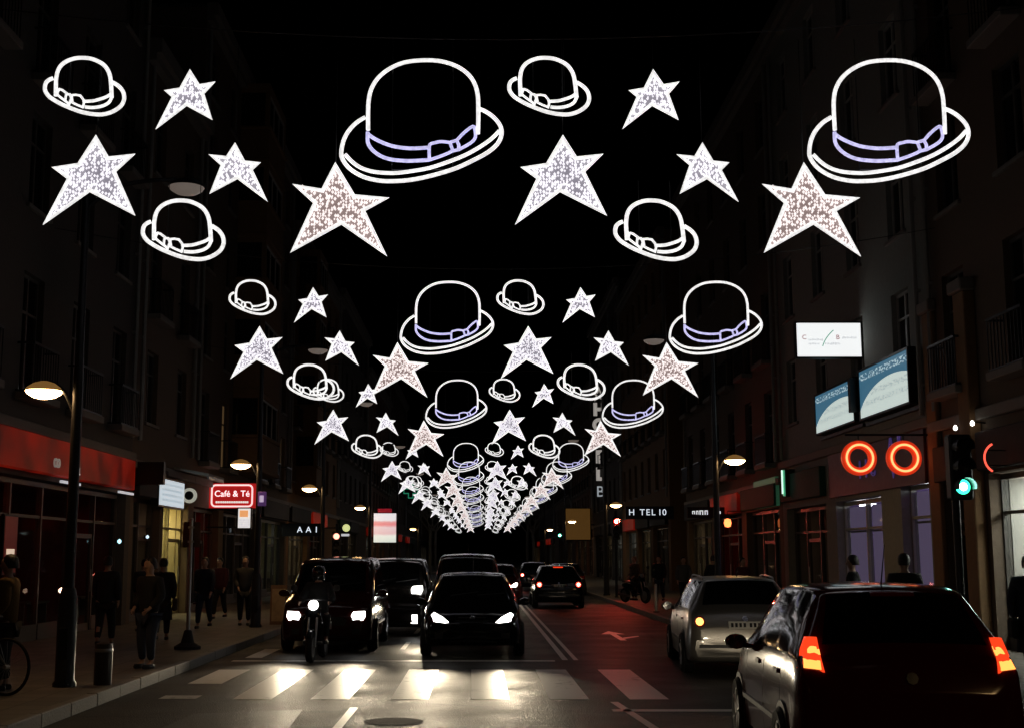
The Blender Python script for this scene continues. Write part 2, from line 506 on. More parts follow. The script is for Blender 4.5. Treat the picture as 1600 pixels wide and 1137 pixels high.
WIN_CACHE = {}
def window_meshes(w, h, style, dirn):
    key = (round(w, 2), round(h, 2), style, dirn)
    if key in WIN_CACHE: return WIN_CACHE[key]
    n = lambda a: a * dirn
    f = MB()
    t = 0.07
    for s0, s1, h0, h1 in ((0, t, 0, h), (w - t, w, 0, h), (t, w - t, 0, t), (t, w - t, h - t, h),
                           (w / 2 - .04, w / 2 + .04, t, h - t), (t, w / 2 - .04, h * .68, h * .68 + .05),
                           (w / 2 + .04, w - t, h * .68, h * .68 + .05)):
        f.box((n(-.20), s0, h0), (n(-.12), s1, h1))
    p = MB(); p.box((n(-.17), t * .6, t * .6), (n(-.155), w - t * .6, h - t * .6))
    s = MB(); s.box((n(-.12), -.1, -.09), (n(.07), w + .1, -.004), .01)
    me = (f.mesh('window'), p.mesh('pane'), s.mesh('sill'))
    me[0].materials.append(FRAME_W if style == 'pale' else FRAME_D)
    me[1].materials.append(PANE); me[2].materials.append(SILL)
    rail = MB()
    rail.box((n(.28), -.15, .95), (n(.32), w + .15, 1.0))
    rail.box((n(.28), -.15, .06), (n(.32), w + .15, .09))
    k = int(w / .13) + 2
    for i in range(k + 1):
        y = -.15 + (w + .3) * i / k
        rail.box((n(.29), y - .008, .09), (n(.31), y + .008, .95))
    for y in (-.15, w + .15):
        rail.box((n(0), y - .02, .95), (n(.28), y + .02, .99)); rail.box((n(0), y - .02, .06), (n(.28), y + .02, .09))
    slabm = MB(); slabm.box((n(0), -.2, -.1), (n(.36), w + .2, .05), .015)
    me += (rail.mesh('railing'), slabm.mesh('balcony_slab'))
    me[3].materials.append(IRON); me[4].materials.append(SILL)
    WIN_CACHE[key] = me
    return me

def building(label, side, y0, y1, height, wallmat, floors=4, gh=4.3, bays=None, style='dark', balcony=(), shops=(),
             ww=1.15, wh=1.9, lit=0.0, name='apartment_building', skip=(), trim=SILL, x=None):
    """side -1: left of the street facing +x; +1: right of the street facing -x. y is along the street."""
    xf = (FL if side < 0 else FR) if x is None else x
    dirn = -side
    L = y1 - y0
    root = thing(name, label, 'building', (xf, y0, 0.1))
    P = lambda s, h, n: (n * dirn, s, h)
    bays = bays or max(1, int(L / 3.0))
    fh = (height - gh - .6) / floors
    openings = []; wins = []
    for fl in range(floors):
        for b in range(bays):
            s = L * (b + .5) / bays - ww / 2
            h = gh + fl * fh + (.25 if fl in balcony else .85)
            hh = min((wh + .5) if fl in balcony else wh, fh - (.5 if fl in balcony else 1.0))
            if any(a - .1 < s + ww / 2 < c + .1 and fl in f3 for a, c, f3 in skip): continue
            openings.append((s, s + ww, h, h + hh)); wins.append((s, h, hh, fl))
    for sh in shops:
        openings.append((sh['s0'], sh['s1'], 0.0, sh.get('h', 3.2)))
    ss = sorted(set([0, L] + [round(o[i], 4) for o in openings for i in (0, 1)]))
    hs = sorted(set([0, height] + [round(o[i], 4) for o in openings for i in (2, 3)]))
    w = MB()
    for a, b in zip(ss, ss[1:]):
        ms = (a + b) / 2
        run = None
        for c, d in zip(hs, hs[1:]):
            mh = (c + d) / 2
            hole = any(o[0] < ms < o[1] and o[2] < mh < o[3] for o in openings)
            if not hole: run = (run[0], d) if run else (c, d)
            if hole or d == hs[-1]:
                if run: w.add([P(a, run[0], 0), P(b, run[0], 0), P(b, run[1], 0), P(a, run[1], 0)], [(0, 1, 2, 3)])
                run = None
    for s0, s1, h0, h1 in openings:
        dp = -.3 if h0 > 0.5 else -.35
        w.add([P(s0, h0, 0), P(s1, h0, 0), P(s1, h1, 0), P(s0, h1, 0), P(s0, h0, dp), P(s1, h0, dp), P(s1, h1, dp), P(s0, h1, dp)],
              [(0, 1, 5, 4), (1, 2, 6, 5), (2, 3, 7, 6), (3, 0, 4, 7)])
    w.add([P(0, 0, 0), P(0, height, 0), P(0, height, -9), P(0, 0, -9), P(L, 0, 0), P(L, height, 0), P(L, height, -9), P(L, 0, -9)],
          [(0, 1, 2, 3), (4, 5, 6, 7), (3, 2, 6, 7)])
    put('wall', w, wallmat, root)
    rf = MB(); rf.box(P(.0, height + .002, .0), P(L, height + .12, -9))
    put('roof', rf, mat('roof_felt', (0.05, 0.05, 0.05), 0.9, var=0.2), root)
    cn = MB(); cn.box(P(0.01, height - .45, .002), P(L - .01, height - .25, .22)); cn.box(P(0.01, height - .25, .002), P(L - .01, height + .16, .36))
    put('cornice', cn, trim, root)
    sc = MB(); sc.box(P(0.01, gh - .42, .002), P(L - .01, gh - .2, .12), .02)
    put('string_course', sc, trim, root)
    for s, h, hh, fl in wins:
        me = window_meshes(ww, hh, style, dirn)
        wd = put('window', me[0], None, root, loc=P(s, h, 0))
        pn = put('pane', me[1], None, wd)
        if random.random() < lit:
            pn.data = me[1].copy(); pn.data.materials.clear(); pn.data.materials.append(LITWARM)
        if fl in balcony:
            bl = put('balcony_slab', me[4], None, root, loc=P(s, h, 0)); put('railing', me[3], None, bl)
        else:
            put('sill', me[2], None, wd)
    for sd in (.35, L - .4):
        dp = MB(); dp.cyl(P(sd, 4.6, .09), P(sd, height - .5, .09), .055, n=8)
        for k in range(int((height - 5) / 2)): dp.box(P(sd - .07, 5.2 + 2 * k, .002), P(sd + .07, 5.26 + 2 * k, .09))
        put('drainpipe', dp, mat('painted_pipe', (0.3, 0.3, 0.28), 0.5, var=0.2), root, True)
    for sh in shops: shop(root, P, sh)
    return root, P

def shop(root, P, sh):
    s0, s1, h = sh['s0'], sh['s1'], sh.get('h', 3.2)
    fm = sh.get('frame', FRAME_D)
    dep = sh.get('depth', 2.6)
    inn = MB()
    a, b = s0 + .02, s1 - .02
    inn.add([P(a, 0, -dep), P(b, 0, -dep), P(b, h, -dep), P(a, h, -dep), P(a, 0, -.36), P(b, 0, -.36), P(b, h, -.36), P(a, h, -.36)],
            [(0, 1, 2, 3), (0, 3, 7, 4), (1, 2, 6, 5), (3, 2, 6, 7), (0, 1, 5, 4)])
    put('shop_interior', inn, sh.get('inside', SHOP_IN), root)
    n = sh.get('panes', max(1, round((s1 - s0) / 1.6)))
    stall = sh.get('stall', .35)
    door = sh.get('door', n // 2)
    fr = MB()
    fr.box(P(s0, h - .12, -.32), P(s1, h - .02, -.22))
    if sh.get('transom', True): fr.box(P(s0, h - .75, -.31), P(s1, h - .69, -.23))
    for i in range(n + 1):
        s = s0 + (s1 - s0) * i / n
        fr.box(P(max(s0, s - .04), .0, -.33), P(min(s1, s + .04), h - .12, -.21))
    put('shop_frame', fr, fm, root)
    for i in range(n):
        p0, p1 = s0 + (s1 - s0) * i / n + .04, s0 + (s1 - s0) * (i + 1) / n - .04
        if i == door:
            d = put('door', MB().box(P(p0, .02, -.30), P(p0 + .07, 2.2, -.24)).box(P(p1 - .07, .02, -.30), P(p1, 2.2, -.24))
                    .box(P(p0 + .07, .02, -.30), P(p1 - .07, .2, -.24)).box(P(p0 + .07, 2.1, -.30), P(p1 - .07, 2.2, -.24)), fm, root)
            put('handle', MB().cyl(P(p1 - .12, .9, -.2), P(p1 - .12, 1.4, -.2), .015, n=6), STEEL, d)
            put('pane', MB().box(P(p0 + .07, .2, -.275), P(p1 - .07, 2.1, -.265)), CLEAR, d)
        else:
            put('shop_window', MB().box(P(p0, stall, -.275), P(p1, h - .14, -.265)), CLEAR, root)
            put('stall_riser', MB().box(P(p0, 0.0, -.31), P(p1, stall, -.2)), sh.get('riser', fm), root)
    if sh.get('blinds'):
        for i in range(n):
            p0, p1 = s0 + (s1 - s0) * (i + .03) / n, s0 + (s1 - s0) * (i + .97) / n
            put('lit_blind', MB().box(P(p0, .3, -.345), P(p1, h - .15, -.335)), PURPLE_B, root)
            put('blind_rail', MB().box(P(p0, h * .74, -.334), P(p1, h * .74 + .05, -.325)), FRAME_W, root)
    for (q, hh, e) in sh.get('lamps', ()):
        n0, n1 = (-.66, -.42) if sh.get('blinds') else (-1.6, -.9)
        put('ceiling_lamp', MB().box(P(s0 + (s1 - s0) * q - .3, h - .14, n0), P(s0 + (s1 - s0) * q + .3, h - .1, n1)), e, root)
    if sh.get('fascia'):
        f0, f1 = sh.get('fz', (h + .05, h + .75))
        out = sh.get('out', .18)
        put('fascia', MB().box(P(s0 - .1, f0, .003), P(s1 + .1, f1, out), .02), sh['fascia'], root)
    # a few goods on a display shelf so that the window is not empty
    for i in range(n):
        if i == door or sh.get('empty'): continue
        p0, p1 = s0 + (s1 - s0) * i / n + .2, s0 + (s1 - s0) * (i + 1) / n - .2
        put('display_shelf', MB().box(P(p0, .72, -1.0), P(p1, .76, -.5)).box(P(p0, .3, -.95), P(p0 + .05, .72, -.55)).box(P(p1 - .05, .3, -.95), P(p1, .72, -.55)), fm, root)

STUCCO_B = mat('brown_stucco', (0.125, 0.088, 0.06), 0.85, bump=0.4, scale=10, var=0.25)
STUCCO_G = mat('grey_stucco', (0.25, 0.26, 0.235), 0.85, bump=0.3, scale=8, var=0.2)
STUCCO_O = mat('ochre_stucco', (0.22, 0.125, 0.058), 0.85, bump=0.35, scale=9, var=0.25)
STUCCO_D = mat('soot_stucco', (0.075, 0.066, 0.058), 0.85, bump=0.4, scale=10, var=0.3)
def brick_mat():
    m = mat('brick_wall', (0.2, 0.1, 0.07), 0.85)
    nt = m.node_tree; b = nt.nodes['Principled BSDF']
    tc = nt.nodes.new('ShaderNodeTexCoord'); mp = nt.nodes.new('ShaderNodeMapping')
    mp.inputs['Rotation'].default_value = (0, R(90), R(90))
    br = nt.nodes.new('ShaderNodeTexBrick'); br.inputs['Scale'].default_value = 4
    br.inputs['Color1'].default_value = (0.22, 0.11, 0.07, 1); br.inputs['Color2'].default_value = (0.15, 0.075, 0.05, 1)
    br.inputs['Mortar'].default_value = (0.2, 0.18, 0.15, 1); br.inputs['Mortar Size'].default_value = 0.015
    nt.links.new(tc.outputs['Object'], mp.inputs[0]); nt.links.new(mp.outputs[0], br.inputs['Vector'])
    nt.links.new(br.outputs['Color'], b.inputs['Base Color'])
    return m
BRICK = brick_mat()
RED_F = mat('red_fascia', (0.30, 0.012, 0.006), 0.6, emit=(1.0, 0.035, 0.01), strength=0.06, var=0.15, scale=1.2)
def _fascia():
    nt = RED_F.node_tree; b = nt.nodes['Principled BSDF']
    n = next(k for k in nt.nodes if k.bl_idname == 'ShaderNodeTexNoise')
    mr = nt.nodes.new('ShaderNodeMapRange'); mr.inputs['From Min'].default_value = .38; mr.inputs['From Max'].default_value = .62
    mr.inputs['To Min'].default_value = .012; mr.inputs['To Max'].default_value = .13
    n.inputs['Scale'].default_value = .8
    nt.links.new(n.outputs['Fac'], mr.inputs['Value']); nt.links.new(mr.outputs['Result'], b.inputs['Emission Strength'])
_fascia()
DARK_F = mat('dark_fascia', (0.02, 0.02, 0.024), 0.75, var=0.2)
GREEN_F = mat('green_fascia', (0.015, 0.08, 0.05), 0.75, var=0.2)
GREY_F = mat('grey_stone_frame', (0.42, 0.44, 0.37), 0.6, var=0.15)
PURPLE = mat('purple_panel', (0.17, 0.11, 0.27), 0.6, var=0.1)
RED_W = mat('red_wall', (0.22, 0.012, 0.012), 0.6, var=0.2)
CREAM = mat('cream_wall', (0.42, 0.36, 0.2), 0.7, var=0.15)
L_W = mat('cool_tube_lamp', (0.8, 0.8, 0.8), 0.4, emit=(0.9, 1.0, 0.95), strength=9.0)
L_WW = mat('warm_tube_lamp', (0.8, 0.8, 0.8), 0.4, emit=(1.0, 0.75, 0.4), strength=6.0)
L_WB = mat('bright_tube_lamp', (0.8, 0.8, 0.8), 0.4, emit=(0.95, 1.0, 0.92), strength=38)
L_CR = mat('bright_warm_lamp', (0.8, 0.8, 0.8), 0.4, emit=(1.0, 0.85, 0.45), strength=26)
L_PU = mat('cool_display_lamp', (0.8, 0.8, 0.8), 0.4, emit=(0.95, 0.95, 1.0), strength=22)
L_DIM = mat('weak_warm_lamp', (0.8, 0.8, 0.8), 0.4, emit=(1.0, 0.55, 0.25), strength=0.7)
L_RED = mat('red_tube_lamp', (0.8, 0.2, 0.2), 0.4, emit=(1.0, 0.10, 0.05), strength=4)
PURPLE_B = mat('lit_purple_blind', (0.2, 0.13, 0.3), 0.6, emit=(0.72, 0.54, 0.95), strength=0.14)

# left side
building('dark plastered building over the shop with the long red fascia', -1, 8, 32, 17.5, STUCCO_D, 4, 4.45, 8, 'dark', (0, 2),
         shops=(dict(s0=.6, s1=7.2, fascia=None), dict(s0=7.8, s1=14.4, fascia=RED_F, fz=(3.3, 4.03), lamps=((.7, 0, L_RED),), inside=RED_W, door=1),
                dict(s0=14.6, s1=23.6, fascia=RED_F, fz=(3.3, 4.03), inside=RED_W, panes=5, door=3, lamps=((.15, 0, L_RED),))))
building('narrow dark building between the red fascia shop and the balcony-fronted brown building', -1, 32, 38.7, 15, STUCCO_B, 3, 4.3, 2, 'dark', (1,),
         shops=(dict(s0=.3, s1=3.0, fascia=DARK_F, fz=(3.2, 4.0), lamps=((.5, 0, L_DIM),), panes=2), dict(s0=3.4, s1=6.4, inside=CREAM, panes=2, lamps=((.3, 0, L_CR), (.75, 0, L_CR)), frame=CREAM, door=1)))
building('dark building behind the bicycle, before the red fascia shop', -1, -22, 8, 17, STUCCO_B, 4, 4.4, 9, 'dark', (1,))
b3, P3 = building('brown building with projecting glazed bays behind the coffee sign', -1, 38.7, 58, 19, STUCCO_B, 5, 4.3, 6, 'dark', (0,), lit=.06,
         skip=((5.5, 10.2, (0, 1, 2, 3, 4)),),
         shops=(dict(s0=.4, s1=4.2, lamps=((.5, 0, L_RED),), inside=RED_W, panes=3), dict(s0=5, s1=11.5, fascia=DARK_F, lamps=((.3, 0, L_DIM),)),
                dict(s0=12.2, s1=18.8, fascia=DARK_F, lamps=((.5, 0, L_W),), inside=CREAM)))
b4, P4 = building('ochre building with one bay beyond the glazed-bay building', -1, 58, 78, 17, STUCCO_O, 4, 4.3, 6, 'dark', (1, 3), lit=.05, skip=((2.0, 6.0, (0, 1, 2, 3)),),
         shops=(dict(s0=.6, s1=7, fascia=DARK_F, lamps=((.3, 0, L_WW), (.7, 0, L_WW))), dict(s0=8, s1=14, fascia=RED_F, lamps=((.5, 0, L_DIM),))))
def bay(root, P, s0, s1, dep, levels, h0, fh, mats):
    m = MB(); 
    for k in range(levels):
        a = h0 + k * fh
        m.box(P(s0, a, .003), P(s1, a + 1.05, dep), .02)
        m.box(P(s0 - .08, a + 1.05, .003), P(s1 + .08, a + 1.17, dep + .08), .02)
        m.box(P(s0, a + fh - .35, .003), P(s1, a + fh - .004, dep), .02)
        for s in (s0, s1 - .16):
            m.box(P(s, a + 1.17, dep - .16), P(s + .16, a + fh - .35, dep))
        m.box(P(s0 - .05, a - .16, .003), P(s1 + .05, a - .002, dep + .05), .02)
    b = put('bay', m, mats, root)
    for k in range(levels):
        a = h0 + k * fh
        w = MB(); n = 3
        for i in range(n + 1):
            s = s0 + .16 + (s1 - s0 - .32) * i / n
            w.box(P(s - .03, a + 1.17, dep - .10), P(s + .03, a + fh - .35, dep - .04))
        w.box(P(s0 + .13, a + 1.165, dep - .11), P(s1 - .13, a + 1.23, dep - .03)); w.box(P(s0 + .13, a + fh - .41, dep - .11), P(s1 - .13, a + fh - .345, dep - .03))
        put('bay_frame', w, FRAME_W, b)
        g2 = MB(); g2.box(P(s0 + .16, a + 1.17, dep - .075), P(s1 - .16, a + fh - .35, dep - .065))
        g2.box(P(s0 + .06, a + 1.17, .01), P(s0 + .07, a + fh - .35, dep - .16)); g2.box(P(s1 - .07, a + 1.17, .01), P(s1 - .06, a + fh - .35, dep - .16))
        put('bay_pane', g2, PANE, b)
bay(b3, P3, 6.0, 9.8, 1.05, 5, 4.75, 2.8, STUCCO_O)
bay(b4, P4, 2.4, 5.6, 1.0, 4, 4.75, 2.9, STUCCO_O)
yy = [(78, 98, 18, STUCCO_D, 'sooty building two doors past the ochre bay building'), (98, 122, 16, BRICK, 'brick building far along the red fascia side'),
      (122, 150, 19, STUCCO_B, 'tall brown building far along the red fascia side'), (150, 190, 17, STUCCO_D, 'long dark block near the far end, red fascia side'),
      (190, 250, 20, STUCCO_B, 'last tall block at the far end, red fascia side')]
for a, b, h, m_, lab in yy:
    building(lab, -1, a, b, h, m_, 4, 4.3, None, 'dark', (1,), lit=.05,
             shops=tuple(dict(s0=.8 + 6.5 * i, s1=6.4 + 6.5 * i, fascia=random.choice((DARK_F, RED_F, GREEN_F)), panes=3, empty=True,
                              lamps=((.5, 0, random.choice((L_WW, L_DIM, L_W))),)) for i in range(min(3, int((b - a) / 6.8)))))
# right side
building('dark building with the bright white shop window beside the green traffic light', 1, 8, 26.2, 17.5, STUCCO_B, 4, 4.6, 6, 'dark', (0, 2),
         shops=(dict(s0=.8, s1=6.6, fascia=DARK_F), dict(s0=8.0, s1=15.45, fascia=DARK_F, lamps=((.6, 0, L_WB), (.9, 0, L_WB), (.75, 0, L_WB)), panes=4, door=2),
                dict(s0=16.3, s1=17.7, h=3.1, fascia=DARK_F, panes=1, door=0, lamps=())))
building('sooty building before the bright white shop', 1, -22, 8, 16.5, STUCCO_D, 4, 4.4, 9, 'dark', (1,))
bR2, PR2 = building('grey plastered building with the purple spectacles shop', 1, 26.2, 39.5, 18, STUCCO_G, 4, 4.75, 4, 'pale', (),
         shops=(dict(s0=.4, s1=2.2, h=3.25, inside=PURPLE, blinds=PURPLE, frame=GREY_F, panes=1, door=9, lamps=((.5, 0, L_PU),), empty=True),
                dict(s0=3.6, s1=7.4, h=3.1, inside=PURPLE, blinds=PURPLE, frame=GREY_F, panes=2, door=9, lamps=((.25, 0, L_PU), (.75, 0, L_PU)), empty=True),
                dict(s0=8.4, s1=12.8, h=3.1, fascia=GREEN_F, fz=(3.3, 4.1), lamps=((.5, 0, L_DIM),))))
building('brown building with the green pharmacy box sign', 1, 39.5, 58, 18, STUCCO_B, 4, 4.3, 6, 'dark', (0, 1), lit=.08,
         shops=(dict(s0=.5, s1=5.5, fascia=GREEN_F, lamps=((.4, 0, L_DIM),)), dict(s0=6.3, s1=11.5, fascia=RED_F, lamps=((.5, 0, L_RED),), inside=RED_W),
                dict(s0=12.2, s1=18, fascia=DARK_F, lamps=((.5, 0, L_WW),))))
yy = [(63, 84, 18, STUCCO_O, 'ochre hotel building past the side street'), (84, 106, 20, STUCCO_D, 'dark building carrying the vertical hotel sign'),
      (106, 130, 16, BRICK, 'brick building far along the spectacles shop side'), (130, 160, 18, STUCCO_B, 'brown building far along the spectacles shop side'),
      (160, 200, 17, STUCCO_D, 'long dark block near the far end, spectacles shop side'), (200, 250, 20, STUCCO_O, 'last ochre block at the far end, spectacles shop side')]
for a, b, h, m_, lab in yy:
    building(lab, 1, a, b, h, m_, 4, 4.3, None, 'dark', (1,), lit=.05,
             shops=tuple(dict(s0=.8 + 6.5 * i, s1=6.4 + 6.5 * i, fascia=random.choice((DARK_F, RED_F, DARK_F)), panes=3, empty=True,
                              lamps=((.5, 0, random.choice((L_WW, L_DIM, L_W))),)) for i in range(min(3, int((b - a) / 6.8)))))

# ------------------------------------------------------------------ street light garlands: hats and stars
def zpts(pts, ox, oy, sc):
    return [(ox + x / sc, oy + y / sc) for x, y in pts]
D1 = 15.0
PX = D1 / F_PX                         # metres per photo pixel at the first row
GS = D1 / 20.0
S1 = 729.0
def row_ref(u, v, s):                  # distance from the width of the repeat between the two halves
    d = ray(u, v) / F_PX
    return CAM + d * (D1 * S1 / s)
ref1 = row_ref(662, 95, S1)
Y1 = ref1.y
def plane1(pts): return [at_y(u, v, Y1) for u, v in pts]

BH = lambda p: plane1(zpts(p, 520, 80, 5.168))
SH = lambda p: plane1(zpts(p, 50, 80, 9.475))
bighat = dict(
    crown=[catmull(BH([(285, 640), (285, 500), (290, 400), (310, 310), (360, 225), (440, 155), (540, 105), (640, 82), (770, 75), (880, 85),
                       (980, 115), (1060, 160), (1120, 220), (1155, 290), (1172, 370), (1175, 460), (1175, 560), (1172, 670)]), 3)],
    brim=[catmull(BH([(262, 535), (190, 580), (125, 650), (85, 730), (68, 825), (82, 880), (125, 940), (190, 988), (270, 1025), (380, 1048), (480, 1052),
                      (600, 1045), (720, 1025), (860, 990), (1000, 945), (1130, 885), (1250, 820), (1330, 750), (1362, 680), (1358, 620),
                      (1330, 570), (1280, 520), (1225, 485), (1190, 470)]), 3)],
    brim_edge=[catmull(BH([(100, 835), (150, 890), (220, 940), (310, 972), (420, 985), (520, 985), (640, 970), (780, 945), (920, 900), (1060, 845),
                           (1180, 780), (1280, 710), (1345, 645)]), 3)],
    hatband=[catmull(BH([(285, 672), (330, 705), (400, 740), (480, 768), (570, 783), (660, 787), (775, 780)]), 3),
             catmull(BH([(282, 655), (283, 740), (320, 800), (380, 845), (450, 872), (540, 885), (640, 888), (780, 880)]), 3)],
    bow=[catmull(BH([(780, 880), (778, 800), (785, 755), (830, 740), (880, 732), (945, 740)]), 3), catmull(BH([(945, 740), (958, 775), (960, 810), (870, 850), (780, 880)]), 3),
         BH([(950, 737), (1000, 722), (1018, 760), (1015, 797), (965, 808)]),
         catmull(BH([(1005, 718), (1060, 660), (1130, 610), (1148, 640), (1150, 700), (1110, 745), (1020, 795)]), 3)])
smallhat = dict(
    crown=[catmull(SH([(352, 665), (354, 500), (360, 400), (385, 290), (440, 205), (530, 145), (640, 110), (740, 102), (860, 112), (970, 150), (1060, 205),
                       (1120, 280), (1155, 370), (1168, 470), (1175, 580), (1180, 690)]), 3)],
    brim=[catmull(SH([(310, 405), (250, 430), (203, 480), (190, 560), (210, 620), (260, 680), (340, 735), (450, 795), (580, 850), (720, 900), (860, 930),
                      (1000, 942), (1100, 930), (1200, 895), (1300, 830), (1350, 760), (1366, 680), (1340, 590), (1280, 520), (1195, 465)]), 3)],
    hatband=[catmull(SH([(1180, 690), (1140, 760), (1070, 805), (980, 830), (880, 838), (785, 830)]), 3),
             catmull(SH([(1165, 640), (1100, 680), (1000, 715), (900, 740), (785, 745)]), 3)],
    bow=[SH([(585, 655), (650, 650), (715, 662), (760, 720), (768, 775), (750, 832), (670, 800), (600, 765), (585, 655)]),
         SH([(400, 562), (450, 580), (510, 625), (498, 680), (492, 740), (400, 670), (372, 640), (400, 562)]),
         SH([(515, 640), (560, 645), (582, 700), (550, 788), (500, 745)])])
star_px = {
    'A': zpts([(345, 70), (415, 180), (525, 158), (445, 240), (508, 432), (318, 325), (88, 505), (215, 265), (165, 222), (270, 205)], 230, 100, 5.167),
    'B': zpts([(708, 118), (838, 342), (1105, 308), (908, 485), (1118, 945), (640, 690), (152, 1042), (415, 560), (262, 448), (518, 412)], 50, 200, 7.106),
    'C': zpts([(708, 662), (780, 795), (888, 806), (835, 855), (955, 1092), (730, 915), (523, 1028), (610, 815), (522, 743), (645, 760)], 230, 100, 5.167),
    'D': zpts([(597, 70), (800, 405), (1152, 430), (900, 560), (1142, 1038), (665, 695), (128, 998), (375, 475), (160, 288), (455, 345)], 440, 250, 7.106)}

def centre(polys):
    xs = [p.x for q in polys for p in q]; zs = [p.z for q in polys for p in q]
    return Vector(((min(xs) + max(xs)) / 2, Y1, (min(zs) + max(zs)) / 2)), max(zs)

def inside(x, z, poly):
    c = False; n = len(poly)
    for i in range(n):
        a, b = poly[i], poly[(i + 1) % n]
        if (a.z > z) != (b.z > z) and x < (b.x - a.x) * (z - a.z) / (b.z - a.z) + a.x: c = not c
    return c

def build_hat(defs, radii, name, cables_z):
    allp = [q for v in defs.values() for q in v]
    c, top = centre(allp)
    root = bpy.data.objects.new(name, None); COL.objects.link(root); root.location = c
    for k, polys in defs.items():
        m = MB()
        for q in polys: m.tube([p - c for p in q], radii[k] * GS, 8)
        big = name == 'big_hat_light' and k in ('hatband', 'bow')
        put(k, m, TUBE_B if big else TUBE_W, root, True)
    m = MB()       # thin steel rods and hanger wires that hold the shape
    xs = [p.x - c.x for q in defs['crown'] for p in q]
    zt = top - c.z
    for x in (min(xs) * .55, max(xs) * .55):
        zc = max(p.z - c.z for p in defs['crown'][0] if abs(p.x - c.x - x) < .12)
        m.cyl((x, .03, zc), (x, .03, cables_z - c.z), .004, n=5)
        m.cyl((x, .03, zc), (x, .03, -zt * .8), .006, n=5)
    m.cyl((min(xs) * .55, .03, -zt * .8), (max(xs) * .55, .03, -zt * .8), .006, n=5)
    put('hanger_wire', m, IRON, root)
    return root

def build_star(key, name, cables_z):
    poly = plane1(star_px[key]); c, top = centre([poly])
    pl = [p - c for p in poly]
    root = bpy.data.objects.new(name, None); COL.objects.link(root); root.location = c
    pink = key == 'D'
    m = MB(); m.tube(pl, (.031 if key in 'BD' else .028) * GS, 8, True)
    put('outline', m, TUBE_W, root, True)
    rnd = random.Random(ord(key))
    m = MB()
    xs = [p.x for p in pl]; zs = [p.z for p in pl]
    st = (.045 if key in 'BD' else .040) * GS
    nx = int((max(xs) - min(xs)) / st); nz = int((max(zs) - min(zs)) / st)
    for i in range(nx + 1):
        for j in range(nz + 1):
            x = min(xs) + i * st + rnd.uniform(-.012, .012) * GS; z = min(zs) + j * st + rnd.uniform(-.016, .016) * GS
            if rnd.random() < .24 or not inside(x, z, pl): continue
            r = rnd.uniform(.013, .027) * GS; y = rnd.uniform(-.02, .01)
            m.add([(x + r, y, z), (x - r, y, z), (x, y + r, z), (x, y - r, z), (x, y, z + r * 1.3), (x, y, z - r * 1.3)],
                  [(0, 2, 4), (2, 1, 4), (1, 3, 4), (3, 0, 4), (2, 0, 5), (1, 2, 5), (3, 1, 5), (0, 3, 5)])
    put('led_bulbs', m, LED_P if pink else LED_W, root, kind='stuff')
    m = MB(); m.prism([(p.x, .028, p.z) for p in pl], (0, .012, 0))
    put('light_net', m, NET_P if pink else NET_W, root)
    m = MB(); zt = max(zs)
    m.cyl((pl[0].x, .05, pl[0].z), (pl[0].x, .05, cables_z - c.z), .004, n=5)
    m.cyl((pl[0].x, .05, pl[0].z), (pl[5].x, .05, pl[5].z), .008, n=5)
    put('hanger_wire', m, IRON, root)
    return root

CABLE_Z = at_y(662, 60, Y1).z
RW = dict(crown=.032, brim=.032, brim_edge=.030, hatband=.029, bow=.025)
RS = dict(crown=.031, brim=.031, hatband=.025, bow=.018)
h_small = build_hat(smallhat, RS, 'small_hat_light', CABLE_Z)
protos = [(build_hat(bighat, RW, 'big_hat_light', CABLE_Z), 'big bowler hat light with blue band', 'hat light'),
          (h_small, 'small white bowler hat light, upper of two', 'hat light')]
h2 = dup(h_small, h_small.location + (at_y(281.6, 313.6, Y1) - at_y(128.1, 90.8, Y1)))
protos += [(h2, 'small white bowler hat light, lower of two', 'hat light'),
           (build_star('A', 'small_star_light', CABLE_Z), 'small star light with long trailing leg', 'star light'),
           (build_star('B', 'big_star_light', CABLE_Z), 'big lavender-white star light', 'star light'),
           (build_star('C', 'small_star_light', CABLE_Z), 'small star light above lower small hat', 'star light'),
           (build_star('D', 'big_star_light', CABLE_Z), 'big pinkish star light under big hat', 'star light')]
rows = [(662, 95, 729), (700, 441, 421), (714, 594, 277), (728, 692, 165.5), (733, 721, 138), (736, 744.5, 116), (739, 760, 101.6), (741, 777, 86), (743, 789, 74.5), (744.5, 798, 66), (745.5, 806.5, 58)]
ordn = ['first', 'second', 'third', 'fourth', 'fifth', 'sixth', 'seventh', 'eighth', 'ninth', 'tenth', 'eleventh']
GRP = {'hat light': 'hat lights hung over the street', 'star light': 'star lights hung over the street'}
for ri, (u, v, s) in enumerate(rows):
    off = row_ref(u, v, s) - ref1
    for half in (0, 1):
        o2 = off + Vector((S1 * PX * half * .992, 0, 0))
        for pr, lab, cat in protos:
            side = 'spectacles-shop side' if half else 'red-fascia side'
            lb = f'{lab}, {ordn[ri]} row from crossing, {side}'
            if ri == 0 and half == 0:
                o = pr
            else:
                o = dup(pr, pr.location + o2)
                continue_label = True
            o['pending'] = lb; o['category'] = cat; o['group'] = GRP[cat]
            o['label'] = lb
    # the catenary cable from facade to facade that carries the row
    yR = Y1 + off.y; zR = CABLE_Z + off.z
    m = MB()
    m.tube([Vector((x, yR + .04, zR + .9 * (abs(x - .3) / 9.2) ** 2)) for x in [FL + .002 + (FR - FL - .004) * i / 18 for i in range(19)]], .007, 5)
    cb = put('support_cable', m, IRON); tag(cb, f'thin steel cable carrying the {ordn[ri]} row of hats and stars from the crossing', 'cable', 'cables across the street')
for o in list(bpy.data.objects):
    if 'pending' in o.keys(): del o['pending']

